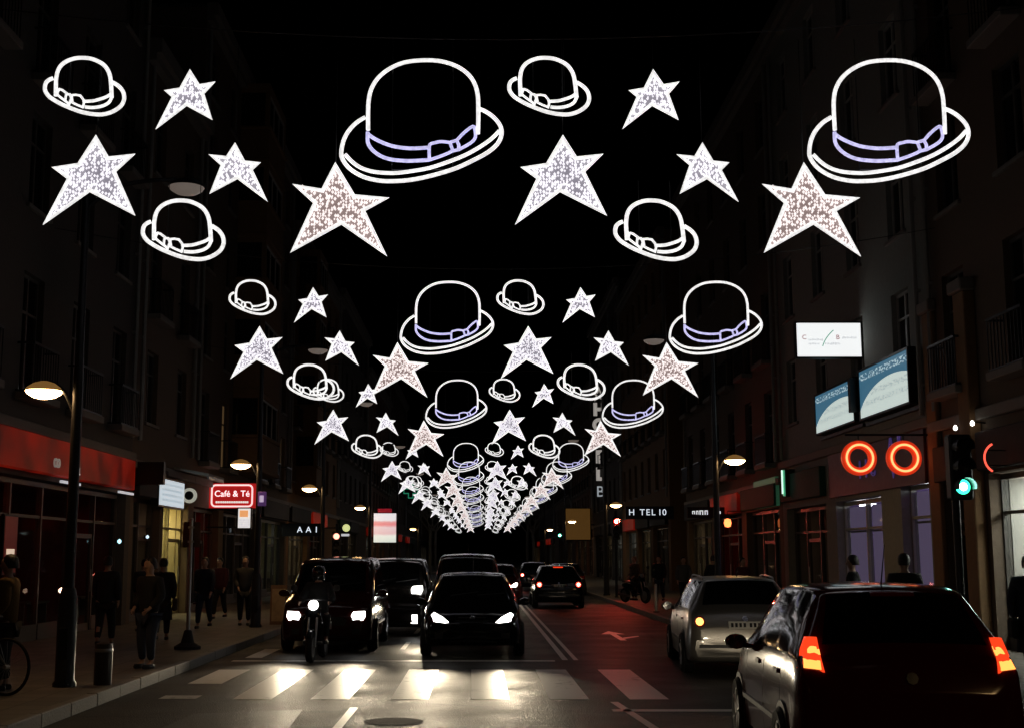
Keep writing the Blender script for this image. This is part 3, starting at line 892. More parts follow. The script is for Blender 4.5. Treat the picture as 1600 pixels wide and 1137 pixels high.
# ------------------------------------------------------------------ street lamps
def street_lamp_proto():
    root = thing('street_lamp', '', 'street lamp', (0, 0, 0))
    m = MB()
    m.lathe([(.15, 0), (.15, .05), (.125, .08), (.125, 1.1), (.10, 1.2), (.085, 1.25)], n=14); put('base', m, IRON, root, True)
    m = MB(); m.lathe([(.075, 1.2), (.068, 3.9), (.055, 4.4), (.042, 6.75), (0, 6.78)], n=12); put('pole', m, IRON, root, True)
    door = MB(); door.box((-.06, -.134, .35), (.06, -.122, .75), .004); put('access_door', door, IRON, root)
    m = MB(); m.tube(catmull([(-.05, 0, 3.55), (-.18, 0, 3.82), (-.34, 0, 3.93), (-.45, 0, 3.95)], 4), .025, 8); put('lower_arm', m, IRON, root, True)
    m = MB(); m.tube(catmull([(.03, 0, 6.35), (.4, 0, 6.62), (.9, 0, 6.72), (1.35, 0, 6.72)], 4), .03, 8); put('upper_arm', m, IRON, root, True)
    for x, z, r, e, nm in ((-.45, 3.83, .24, LAMP_ON, 'lower_luminaire'), (1.35, 6.62, .24, LAMP_DIM, 'upper_luminaire')):
        m = MB(); m.lathe([(r * 1.04, 0), (r * .95, .04), (r * .6, .10), (r * .2, .13), (0, .135)], (x, 0, z), n=24)
        c = put(nm, m, LAMP_CAP if nm[0] == 'l' else IRON, root, True)
        m = MB(); m.lathe([(r, -.003), (r * .9, -.04), (r * .6, -.085), (r * .25, -.105), (0, -.11)], (x, 0, z), n=24)
        put('glass_bowl', m, e, c, True)
    return root
sl = street_lamp_proto()
spots = [(-5.35, 16.9, 0, 'double street lamp at the kerb in front of the red fascia shop'),
         (-5.3, 30.8, 0, 'double street lamp beside the red coffee sign'),
         (-5.1, 41.8, 0, 'double street lamp just past the red coffee sign'),
         (-5.0, 58.5, 0, 'double street lamp behind the white and red poster panel'),
         (-5.0, 78, 0, 'double street lamp one past the white and red poster panel'),
         (-5.0, 105, 0, 'farthest double street lamp on the red fascia side'),
         (-5.05, 0.5, 0, 'double street lamp one before the red fascia shop'),
         (5.4, 3.5, math.pi, 'double street lamp one before the green traffic light'),
         (5.4, 29.4, math.pi, 'double street lamp behind the silver car'),
         (5.4, 55.4, math.pi, 'double street lamp beside the red traffic light'),
         (5.4, 82, math.pi, 'double street lamp beside the far green traffic light'),
         (5.4, 108, math.pi, 'farthest double street lamp on the spectacles shop side')]
for i, (x, y, rz, lab) in enumerate(spots):
    o = sl if i == 0 else dup(sl, (x, y, .14), rz=rz)
    o.location = (x, y, .14); o.rotation_euler = (0, 0, rz); o['label'] = lab; o['group'] = 'double street lamps along both kerbs'

# ------------------------------------------------------------------ traffic lights
GREEN_L = mat('green_signal', (0.1, 0.6, 0.4), 0.2, emit=(0.04, 1.0, 0.50), strength=3.2)
GREEN_C = mat('green_signal_core', (0.3, 0.9, 0.7), 0.2, emit=(0.45, 1.0, 0.85), strength=40)
RED_C = mat('red_signal_core', (0.9, 0.3, 0.2), 0.2, emit=(1.0, 0.10, 0.06), strength=2200)
RED_L = mat('red_signal', (0.6, 0.1, 0.05), 0.2, emit=(1.0, 0.035, 0.02), strength=5)
RED_S = mat('soft_red_signal', (0.6, 0.1, 0.05), 0.2, emit=(1.0, 0.35, 0.25), strength=3)
LENS_OFF = mat('dark_signal_lens', (0.03, 0.02, 0.02), 0.2)
def traffic_light(label, x, y, zc, lit, rz=0.0, soft=False):
    root = thing('traffic_light', label, 'traffic light', (x, y, .14), rz, 'traffic lights on poles')
    put('pole', MB().lathe([(.09, 0), (.09, .03), (.055, .05), (.055, zc + .45), (0, zc + .46)], n=12), IRON, root, True)
    zo = {'red': -.28, 'green': .28}[lit]     # height of box centre against the lit lens
    zb = zc + zo
    h = put('housing', MB().box((-.16, -.30, zb - .46), (.16, -.08, zb + .46), .03), BLACKPL, root)
    put('bracket', MB().box((-.03, -.08, zb - .3), (.03, 0, zb - .24)).box((-.03, -.08, zb + .24), (.03, 0, zb + .3)), IRON, root)
    for k, nm in ((.28, 'red'), (0, 'amber'), (-.28, 'green')):
        m = MB(); m.lathe([(0, -.325), (.06, -.322), (.10, -.304), (.11, -.295)], (0, 0, zb + k), 'Y', 20)
        e = (GREEN_L if nm == 'green' else (RED_S if soft else RED_L)) if nm == lit else LENS_OFF
        ln = put('lens', m, e, root, True)
        if nm == lit and not soft:
            put('lamp_core', MB().lathe([(0, -.332), (.035, -.331), (.055, -.322)], (0, 0, zb + k), 'Y', 16), GREEN_C if nm == 'green' else RED_C, ln, True)
        v = MB()
        for i in range(12):
            a0, a1 = math.pi * (-.1 + 1.2 * i / 12), math.pi * (-.1 + 1.2 * (i + 1) / 12)
            c0, c1 = Vector((math.cos(a0), 0, math.sin(a0))) * .13, Vector((math.cos(a1), 0, math.sin(a1))) * .13
            o = Vector((0, -.30, zb + k)); d = Vector((0, -.2, 0))
            v.add([o + c0, o + c1, o + c1 * .93, o + c0 * .93, o + c0 + d, o + c1 + d, o + c1 * .93 + d, o + c0 * .93 + d],
                  [(0, 1, 5, 4), (3, 2, 6, 7), (4, 5, 6, 7), (0, 3, 7, 4), (1, 2, 6, 5)])
        put('visor', v, BLACKPL, root)
    return root
traffic_light('traffic light showing green beside the dark red car', 6.77, 18.3, 2.62, 'green')
traffic_light('traffic light showing red beneath the vertical hotel letters', 5.57, 53, 3.06, 'red')
traffic_light('small far traffic light showing green down the street', 5.6, 91, 3.1, 'green')
traffic_light('traffic light at the kerb between the waiting cars and the poster panel, red lens lit', -5.1, 46, 2.35, 'red', math.pi * .02, True)

# ------------------------------------------------------------------ cars
def lerp_station(S, u, knots):
    """non-uniform cubic through the stations, so that the bodywork has no ripples"""
    n = len(S); i = min(int(u), n - 2); t = u - i
    i0, i3 = max(0, i - 1), min(n - 1, i + 2)
    h = knots[i + 1] - knots[i]; h0 = max(1e-4, knots[i] - knots[i0]); h1 = max(1e-4, knots[i3] - knots[i + 1])
    out = []
    for a, b, c, d in zip(S[i0], S[i], S[i + 1], S[i3]):
        s0, s1, s2 = (b - a) / h0, (c - b) / h, (d - c) / h1
        m1 = ((s0 * h + s1 * h0) / (h0 + h) if i0 != i else s1) * h * .8
        m2 = ((s1 * h1 + s2 * h) / (h + h1) if i3 != i + 1 else s1) * h * .8
        t2, t3 = t * t, t * t * t
        out.append((2 * t3 - 3 * t2 + 1) * b + (t3 - 2 * t2 + t) * m1 + (-2 * t3 + 3 * t2) * c + (t3 - t2) * m2)
    return out

def ring_pts(st):
    y, zl, wl, zm, wm, zb, wb, zt, wt, zc = st
    half = [(0, zl), (wl, zl), (wm * .985, zl + .09), (wm, zm), (wb, zb), ((wb + wt) / 2 + .025, zb + (zt - zb) * .52), (wt, zt), (wt * .55, zt + (zc - zt) * .75), (0, zc)]
    pts = [Vector((x, y, z)) for x, z in half]
    return pts + [Vector((-p.x, p.y, p.z)) for p in reversed(pts[1:-1])]

def ring_eval(pts, v):
    n = len(pts); i = int(v) % n; t = v - int(v)
    p0, p1, p2, p3 = pts[(i - 1) % n], pts[i], pts[(i + 1) % n], pts[(i + 2) % n]
    m1, m2 = (p2 - p0) * .3, (p3 - p1) * .3
    t2, t3 = t * t, t * t * t
    return p1 * (2 * t3 - 3 * t2 + 1) + m1 * (t3 - 2 * t2 + t) + p2 * (-2 * t3 + 3 * t2) + m2 * (t3 - t2)

HATCH = [  # y, zl, wl, zm, wm, zb, wb, zt, wt, zc   (rear -> front)
    (-2.00, .36, .55, .52, .66, .68, .66, .72, .56, .74), (-1.97, .26, .66, .52, .77, .74, .76, .80, .66, .82),
    (-1.90, .22, .72, .52, .83, .86, .80, .95, .68, .98), (-1.80, .20, .76, .53, .855, .93, .81, 1.04, .665, 1.06),
    (-1.42, .19, .78, .54, .86, .96, .82, 1.40, .55, 1.44), (-1.22, .19, .78, .54, .86, .95, .82, 1.43, .565, 1.47),
    (-.45, .19, .79, .55, .865, .93, .83, 1.44, .59, 1.485), (.25, .19, .79, .55, .865, .91, .83, 1.41, .585, 1.46),
    (.50, .19, .79, .55, .865, .90, .83, 1.36, .575, 1.41), (1.22, .19, .79, .54, .865, .87, .82, .97, .66, 1.0),
    (1.45, .19, .78, .53, .855, .83, .81, .90, .66, .94), (1.80, .20, .75, .52, .82, .75, .77, .79, .62, .82),
    (1.95, .23, .68, .50, .75, .66, .70, .69, .58, .72), (2.02, .32, .55, .48, .60, .58, .58, .61, .50, .62)]
ESTATE = [(y - (.22 if i < 5 else 0), *r) for i, (y, *r) in enumerate(HATCH)]
VAN = [
    (-2.15, .34, .60, .55, .72, .80, .74, .86, .66, .88), (-2.12, .26, .74, .55, .82, .92, .82, 1.00, .74, 1.02),
    (-2.10, .22, .78, .55, .86, 1.02, .84, 1.08, .74, 1.10), (-2.07, .20, .80, .55, .875, 1.06, .85, 1.14, .735, 1.16),
    (-1.97, .19, .81, .56, .88, 1.06, .855, 1.68, .67, 1.73), (-1.80, .19, .81, .56, .88, 1.05, .855, 1.72, .68, 1.77),
    (-.45, .19, .82, .56, .885, 1.03, .86, 1.74, .69, 1.80), (.42, .19, .82, .56, .885, 1.02, .86, 1.70, .685, 1.76),
    (.66, .19, .82, .56, .885, 1.02, .86, 1.65, .67, 1.71), (1.32, .19, .82, .55, .885, 1.0, .85, 1.10, .70, 1.13),
    (1.55, .19, .81, .54, .875, .95, .84, 1.02, .70, 1.06), (1.92, .20, .79, .53, .85, .84, .81, .88, .68, .92),
    (2.06, .23, .72, .51, .79, .74, .75, .77, .64, .80), (2.12, .32, .60, .48, .66, .62, .64, .65, .56, .67)]

def patch(bvh, poly, direction, origin_off, out=.012, thick=.05, depth_max=.20):
    """solid lens/plate/panel that follows the bodywork; poly in (a, z) seen along the direction"""
    n = len(poly)
    ca = sum(p[0] for p in poly) / n; cz = sum(p[1] for p in poly) / n
    dv = Vector(direction)
    front = []; rings = [1.0, .62, .28]
    for k in rings:
        for a, z in poly:
            front.append((ca + (a - ca) * k, cz + (z - cz) * k))
    front.append((ca, cz))
    vs = []
    for a, z in front:
        o = Vector(origin_off(a, z))
        hit = bvh.ray_cast(o, dv, 6)
        p = hit[0] if hit[0] is not None else None
        vs.append(p)
    good = [p for p in vs if p is not None]
    if not good: return None
    o0 = Vector(origin_off(*front[0]))
    dmin = min((g_ - o0).dot(dv) for g_ in good)
    for i, p in enumerate(vs):
        if p is not None and (p - o0).dot(dv) > dmin + depth_max:
            vs[i] = p - dv * ((p - o0).dot(dv) - dmin - depth_max)
        if p is None:
            o = Vector(origin_off(*front[i]))
            q = min(good, key=lambda g_: (g_ - o - dv * (g_ - o).dot(dv)).length)
            vs[i] = o + dv * (q - o).dot(dv)
    m = MB()
    fv = [p - dv * out for p in vs]; bv = [p + dv * thick for p in vs[:n]]
    fs = []
    for r in range(len(rings) - 1):
        for i in range(n):
            j = (i + 1) % n
            fs.append((r * n + i, r * n + j, (r + 1) * n + j, (r + 1) * n + i))
    c = len(front) - 1; r = (len(rings) - 1) * n
    for i in range(n): fs.append((r + i, r + (i + 1) % n, c))
    b0 = len(fv)
    for i in range(n): fs.append((i, (i + 1) % n, b0 + (i + 1) % n, b0 + i))
    m.add(fv + bv, fs)
    return m

WHEEL = {}
def wheel_meshes(r):
    if r in WHEEL: return WHEEL[r]
    t = MB(); t.lathe([(r * .66, -.09), (r * .9, -.10), (r, -.07), (r, .07), (r * .9, .10), (r * .66, .09)], axis='X', n=26, close=True)
    ri = MB(); ri.lathe([(r * .66, .085), (r * .62, .05), (r * .2, .03), (0, .03)], axis='X', n=26)
    ri.lathe([(r * .66, -.085), (r * .62, -.05), (r * .2, -.03), (0, -.03)], axis='X', n=26)
    for k in range(5):
        a = 2 * math.pi * k / 5
        for sx in (-1, 1):
            ri.cyl((sx * .06, math.cos(a) * r * .12, math.sin(a) * r * .12), (sx * .08, math.cos(a) * r * .63, math.sin(a) * r * .63), .028, .022, 6)
    ri.lathe([(r * .14, -.09), (r * .14, .09)], axis='X', n=12)
    WHEEL[r] = (t.mesh('tyre', True), ri.mesh('rim', True))
    WHEEL[r][0].materials.append(RUBBER); WHEEL[r][1].materials.append(STEEL)
    return WHEEL[r]

def paint(name, col, rough=.28, metal=.2):
    return mat('car_paint_' + name, col, (rough if metal > .5 else .13), metal if metal > .5 else 0.0, coat=.3, spec=.2)

def car(name, label, cat, spec, loc, rz, paint_m, sy=1.0, sx=1.0, sz=1.0, lights=None, beams=0, roofbar=False, wheel_y=(1.3, -1.27), rw=.305, high_brake=None,
        head='wedge', tail='vertical', plate=True):
    spec = [(r[0] * sy, r[1], r[2] * sx, r[3], r[4] * sx, r[5] * (1 + (sz - 1) * .7), r[6] * sx, r[7] * sz, r[8] * sx, r[9] * sz) for r in spec]
    S = [[c for p in ring_pts(st) for c in p] for st in spec]
    knots = [0.0]
    for a_, b_ in zip(spec, spec[1:]): knots.append(knots[-1] + math.hypot(b_[0] - a_[0], (b_[9] - a_[9]) * .6) + .02)
    def ev(u, v):
        f = lerp_station(S, u, knots)
        pts = [Vector(f[i * 3:i * 3 + 3]) for i in range(16)]
        return ring_eval(pts, v)
    wins = {'rear_window': [(3.06, 3.94, 6.22, 9.78)], 'windscreen': [(8.06, 8.92, 6.18, 9.82)],
            'side_window': [(u0, u1, v0, v1) for v0, v1 in ((4.18, 5.86), (10.14, 11.82)) for u0, u1 in ((4.25, 5.5), (5.62, 6.45 ), (6.55, 8.5))]}
    us = set(); vs = set()
    for lst in wins.values():
        for u0, u1, v0, v1 in lst: us |= {u0, u1}; vs |= {v0, v1}
    n = len(spec) - 1
    for i in range(n):
        for t in (0, .33, .66): us.add(i + t)
    us.add(n)
    for i in range(16):
        for t in ((0, .5) if i not in (0, 15) else (0,)): vs.add(i + t)
    us = sorted(us); vs = sorted(vs)
    us = [u for i, u in enumerate(us) if i == 0 or u - us[i - 1] > .02]; 
    grid = [[ev(u, v) for v in vs] for u in us]
    nv = len(vs); parts = {}
    allv = [p for row in grid for p in row]
    allf = []
    for i in range(len(us) - 1):
        for j in range(nv):
            j2 = (j + 1) % nv
            uc = (us[i] + us[i + 1]) / 2
            vc = (vs[j] + (vs[j2] if j2 else 16)) / 2
            cls = ('body', 0)
            for k, lst in wins.items():
                for q, (u0, u1, v0, v1) in enumerate(lst):
                    if u0 < uc < u1 and v0 < vc < v1: cls = (k, q)
            f = (i * nv + j, (i + 1) * nv + j, (i + 1) * nv + j2, i * nv + j2)
            parts.setdefault(cls, []).append(f); allf.append(f)
    root = thing(name, label, cat, loc, rz)
    bvh = BVHTree.FromPolygons(allv, allf)
    for cls, fs in parts.items():
        idx = {}; vv = []; ff = []
        for f in fs:
            g_ = []
            for i in f:
                if i not in idx: idx[i] = len(vv); vv.append(allv[i])
                g_.append(idx[i])
            ff.append(tuple(g_))
        m = MB(); m.add(vv, ff)
        if cls[0] == 'body':
            e0 = [idx[j] for j in range(nv)]; e1 = [idx[(len(us) - 1) * nv + j] for j in range(nv)]
            m.f += [tuple(e0), tuple(reversed(e1))]
        o = put(cls[0], m, paint_m if cls[0] == 'body' else GLASS, root, True)
        if cls[0] == 'body': body = o
    yf = max(r[0] for r in spec); yr = min(r[0] for r in spec)
    wmax = max(r[4] for r in spec)
    fo = lambda a, z: (a, yf + 2, z); ro = lambda a, z: (a, yr - 2, z)
    FD, RD = (0, -1, 0), (0, 1, 0)
    def P(nm, poly, ori, dr, ma, out=.012, par=root):
        m = patch(bvh, poly, dr, ori, out)
        if m: return put(nm, m, ma, par, True)
    zh = .69 * (1 + (sz - 1) * .5)
    lights = lights or {}
    for s in (-1, 1):
        if head == 'wedge': hp = [(s * .40, zh - .07), (s * .52, zh - .085), (s * .66, zh - .05), (s * .71, zh + .06), (s * .66, zh + .10), (s * .50, zh + .02)]
        else: hp = [(s * .50, zh - .09), (s * .70, zh - .09), (s * .745, zh - .02), (s * .735, zh + .08), (s * .52, zh + .07), (s * .48, zh)]
        if head == 'high': hp = [(a, z + .36) for a, z in hp]
        hp = [(a * sx, z) for a, z in hp]
        P('headlight', hp, fo, FD, HEADL if lights.get('head') else mat('headlamp_off', (.25, .25, .26), .1, .3), .014)
        fp = [(s * .50 * sx, .34), (s * .64 * sx, .34), (s * .64 * sx, .44), (s * .50 * sx, .44)]
        P('fog_light', [(a * 1.02, .39 + (z - .39) * 1.9) for a, z in fp] if lights.get('fog') else fp, fo, FD, HEADL if lights.get('fog') else BLACKPL, .012)
        zt0 = {'vertical': .90, 'round': .82, 'wide': .80}[tail] * (1 + (sz - 1) * .6)
        w = .80 * sx
        if tail == 'vertical':
            tp = [(s * (w - .165), zt0), (s * (w + .015), zt0 + .02), (s * (w - .015), zt0 + .12), (s * (w - .065), zt0 + .25), (s * (w - .15), zt0 + .25), (s * (w - .15), zt0 + .12)]
        elif tail == 'round':
            tp = [(s * (w - .12) + .085 * math.cos(2 * math.pi * k / 10), zt0 + .085 * math.sin(2 * math.pi * k / 10)) for k in range(10)]
        else:
            tp = [(s * (w - .23), zt0 - .03), (s * (w - .02), zt0 - .05), (s * (w + .0), zt0 + .10), (s * (w - .20), zt0 + .09)]
        tm = {'on': TAIL, 'round': TAILROUND, None: TAILOFF}[lights.get('tail')]
        tl = P('taillight', tp, ro, RD, tm, .014)
        if lights.get('tail') == 'on' and tail == 'vertical':
            for k0, k1 in ((.02, .085), (.125, .19)):
                q = [(s * (w - .14 - (.01 if k0 > .1 else 0)), zt0 + k0), (s * (w - .02 - (.045 if k0 > .1 else 0)), zt0 + k0 + .01), (s * (w - .03 - (.045 if k0 > .1 else 0)), zt0 + k1 + .01), (s * (w - .14 - (.01 if k0 > .1 else 0)), zt0 + k1)]
                P('lamp_bulb', q, ro, RD, TAILHOT, .022, tl)
        if lights.get('tail') == 'round':
            P('lamp_bulb', [(s * (w - .12) + .045 * math.cos(2 * math.pi * k / 10), zt0 + .045 * math.sin(2 * math.pi * k / 10)) for k in range(10)], ro, RD, TAILCORE, .024, tl)
        if lights.get('indicator') == s:
            q = [(s * (w - .12) + .06 * math.cos(2 * math.pi * k / 10), zt0 - .0 + .06 * math.sin(2 * math.pi * k / 10)) for k in range(10)]
            P('indicator', q, ro, RD, AMBER, .024)
        # wheels
        for wy in wheel_y:
            t, ri = wheel_meshes(rw)
            wx = s * (wmax - .075)
            wh = put('wheel', MB().lathe([(rw + .05, -.06), (rw + .05, .078)], (0, 0, 0), 'X', 24).lathe([(.05, -.03), (.05, .03)], (0, 0, 0), 'X', 8), BLACKPL, root, loc=(wx, wy * sy, rw))
            if s < 0: wh.rotation_euler = (0, 0, math.pi)
            ty = put('tyre', t, None, wh, loc=(.02, 0, 0)); put('rim', ri, None, wh, loc=(.02, 0, 0))
        # mirrors and door handles
        mz = spec[9][5] + .06
        my = spec[8][0] + .28
        mm = MB(); c = Vector((s * (spec[8][6] + .12), my, mz + .02))
        mm.lathe([(0, -.06), (.06, -.05), (.085, 0), (.08, .05), (0, .06)], (0, 0, 0), 'Y', 12)
        mm.v = [(c.x + p[0] * 1.25, c.y + p[1], c.z + p[2] * .85) for p in mm.v]
        mm.cyl((s * (spec[8][6] - .03), my + .02, mz - .03), (s * (spec[8][6] + .09), my, mz), .025, n=6)
        mi = put('mirror', mm, paint_m, root, True)
        put('mirror_glass', MB().lathe([(0, -.066), (.07, -.062)], (c.x, c.y, c.z), 'Y', 12), CHROME, mi)
        so = lambda a, z: (s * 3, a, z)
        for hy in (.05, -.95):
            P('door_handle', [(hy * sy - .09, .80 * sz), (hy * sy + .09, .80 * sz), (hy * sy + .09, .835 * sz), (hy * sy - .09, .835 * sz)], so, (-s, 0, 0), paint_m, .02)
        for dy in (.85, -.25, -1.12):
            P('door_seam', [(dy * sy - .004, .3), (dy * sy + .004, .3), (dy * sy + .004, .86 * sz), (dy * sy - .004, .86 * sz)], so, (-s, 0, 0), BLACKPL, .002)
        P('side_moulding', [(-1.0 * sy, .46), (.95 * sy, .46), (.95 * sy, .50), (-1.0 * sy, .50)], so, (-s, 0, 0), BLACKPL, .012)
    P('grille', [(-.36, .50), (.36, .50), (.40, .60), (.30, .66), (-.30, .66), (-.40, .60)], fo, FD, BLACKPL, .006)
    P('lower_grille', [(-.45, .27), (.45, .27), (.42, .38), (-.42, .38)], fo, FD, BLACKPL, .006)
    P('badge', [(.05 * math.cos(k * math.pi / 4), zh + .005 + .05 * math.sin(k * math.pi / 4)) for k in range(8)], fo, FD, CHROME, .02)
    P('rear_badge', [(.045 * math.cos(k * math.pi / 4), spec[2][5] + .0 + .045 * math.sin(k * math.pi / 4)) for k in range(8)], ro, RD, CHROME, .02)
    P('rear_bumper', [(-.72 * sx, .30), (.72 * sx, .30), (.76 * sx, .42), (.74 * sx, .54), (-.74 * sx, .54), (-.76 * sx, .42)], ro, RD, paint_m, .03)
    P('bumper_strip', [(-.70 * sx, .43), (.70 * sx, .43), (.70 * sx, .48), (-.70 * sx, .48)], ro, RD, BLACKPL, .045)
    if plate:
        for nm, ori, dr, z0 in (('number_plate', fo, FD, .40), ('number_plate', ro, RD, .72 if tail != 'vertical' else .60)):
            pl = P(nm, [(-.25, z0), (.25, z0), (.25, z0 + .105), (-.25, z0 + .105)], ori, dr, PLATE, .05)
            for k in range(7):
                a = -.20 + k * .062 + (.03 if k > 3 else 0)
                P('plate_character', [(a - .018, z0 + .022), (a + .018, z0 + .022), (a + .018, z0 + .083), (a - .018, z0 + .083)], ori, dr, BLACKPL, .054, pl)
    if high_brake:
        P('high_brake_light', [(-.17, spec[4][7] - .005), (.17, spec[4][7] - .005), (.17, spec[4][7] + .03), (-.17, spec[4][7] + .03)], ro, RD, high_brake, .02)
    if lights.get('plate_lamp'):
        for a in (-.13, .13):
            P('plate_lamp', [(a - .045, .735), (a + .045, .735), (a + .045, .755), (a - .045, .755)], ro, RD, mat('plate_lamp_glow', (.8, .6, .4), .3, emit=(1, .62, .32), strength=7), .085)
    # wipers, antenna
    wp = MB()
    for a in (-.35, .15):
        p0 = bvh.ray_cast(Vector((a + .25, spec[9][0] - .12, 3)), Vector((0, 0, -1)))[0]; p1 = bvh.ray_cast(Vector((a - .25, spec[9][0] - .22, 3)), Vector((0, 0, -1)))[0]
        wp.cyl(p0 + Vector((0, 0, .02)), p1 + Vector((0, 0, .02)), .008, n=5)
    put('wiper', wp, BLACKPL, root)
    rp = bvh.ray_cast(Vector((0, spec[4][0] + .3, 3)), Vector((0, 0, -1)))[0]
    put('antenna', MB().cyl(rp - Vector((0, 0, .01)), rp + Vector((0, -.18, .32)), .006, .003, 5), BLACKPL, root)
    if roofbar:
        for s in (-1, 1):
            m = MB()
            m.tube(catmull([(s * .54 * sx, yr * .66, 1.42 * sz), (s * .55 * sx, yr * .6, 1.47 * sz), (s * .57 * sx, -.2, 1.49 * sz), (s * .57 * sx, .15, 1.44 * sz)], 3), .016, 6)
            put('roof_rail', m, STEEL, root, True)
    if beams:
        for s in (-1, 1):
            l = bpy.data.lights.new('headlight_beam', 'SPOT')
            l.energy = beams * 14; l.spot_size = R(24); l.spot_blend = 1.0; l.shadow_soft_size = .07; l.color = (1, .83, .58)
            lo = bpy.data.objects.new('headlight_beam', l); COL.objects.link(lo); lo.parent = root
            lo.location = (s * .6 * sx, yf + .06, zh)
            lo.rotation_euler = (R(90 - 4.6), 0, 0); lo.scale = (1.6, 1, 1)
    return root

PI = math.pi
P_BLACK = paint('black', (.008, .008, .009)); P_DGREY = paint('dark_grey', (.03, .026, .024)); P_RED = paint('dark_red', (.10, .003, .003), .25)
P_SILV = paint('silver', (.26, .25, .235), .3, .7); P_WINE = paint('wine', (.06, .012, .01)); P_BLUE = paint('navy', (.012, .014, .03))
car('black_car', 'black hatchback waiting at the zebra crossing with wedge headlights on', 'car', HATCH, (-.14, 25.45, 0), PI, P_BLACK, lights=dict(head=1), beams=34, sx=1.05)
car('people_carrier', 'tall dark people carrier with square headlights on behind the scooter', 'van', VAN, (-2.92, 26.8, 0), PI, P_WINE, lights=dict(head=1), beams=34, head='square', sz=.99)
car('off_road_car', 'dark off-roader queueing behind the people carrier, high headlights and low fog lights lit', 'car', VAN, (-2.07, 31.6, 0), PI, P_DGREY, lights=dict(head=1, fog=1), beams=14, head='high', sz=.97)
car('queueing_van', 'tall brown van directly behind the black hatchback', 'van', VAN, (-.32, 33.8, 0), PI, paint('brown', (.05, .028, .016)), head='square', sz=1.03)
car('far_car', 'small far oncoming car beyond the brown van, headlights on', 'car', HATCH, (1.1 - .35, 52, 0), PI, P_WINE, lights=dict(head=1), beams=5)
car('departing_car', 'dark car driving away with round red brake lights and a lit high brake bar', 'car', HATCH, (2.75, 47.2, 0), 0, P_BLACK, lights=dict(tail='round', head=1), beams=5, tail='round',
    high_brake=TAIL)
car('silver_car', 'silver estate car with roof rails and a glowing amber indicator', 'car', ESTATE, (4.16, 21.9, 0), -R(4), P_SILV, lights=dict(indicator=-1, head=1), beams=5, tail='round', roofbar=True)
car('red_car', 'dark red hatchback seen from behind with vertical tail lights glowing', 'car', HATCH, (3.36, 11.75, 0), -R(4), P_RED, lights=dict(tail='on', plate_lamp=1, head=1), beams=5, tail='vertical', sz=1.065, high_brake=TAILOFF)
car('far_car', 'dark far car ahead of the car with round brake lights', 'car', HATCH, (2.9, 70, 0), 0, P_BLUE, lights=dict(tail='round'), tail='round')
car('parked_car', 'dark parked car at the kerb beyond the departing car', 'car', HATCH, (4.05, 62, 0), 0, P_DGREY, tail='wide')
car('far_car', 'farthest oncoming car under the distant rows of lights', 'car', VAN, (-.5, 74, 0), PI, P_DGREY, lights=dict(head=1), beams=3, head='square')

# ------------------------------------------------------------------ people
def skin_mesh(name, joints, edges, sub=1):
    """joints: list of (x,y,z,r); grows one continuous surface round the skeleton"""
    me = bpy.data.meshes.new(name)
    me.from_pydata([j[:3] for j in joints], edges, [])
    o = bpy.data.objects.new(name, me); COL.objects.link(o)
    sm = o.modifiers.new('skin', 'SKIN'); sm.use_smooth_shade = True
    if not me.skin_vertices: me.skin_vertices.new()
    sk = me.skin_vertices[0].data
    for i, j in enumerate(joints):
        r = j[3]; sk[i].radius = r if isinstance(r, tuple) else (r, r)
        sk[i].use_root = (i == 0)
    ss = o.modifiers.new('sub', 'SUBSURF'); ss.levels = sub; ss.render_levels = sub
    dg = bpy.context.evaluated_depsgraph_get()
    out = bpy.data.meshes.new_from_object(o.evaluated_get(dg))
    bpy.data.objects.remove(o); bpy.data.meshes.remove(me)
    out.polygons.foreach_set('use_smooth', [True] * len(out.polygons))
    return out

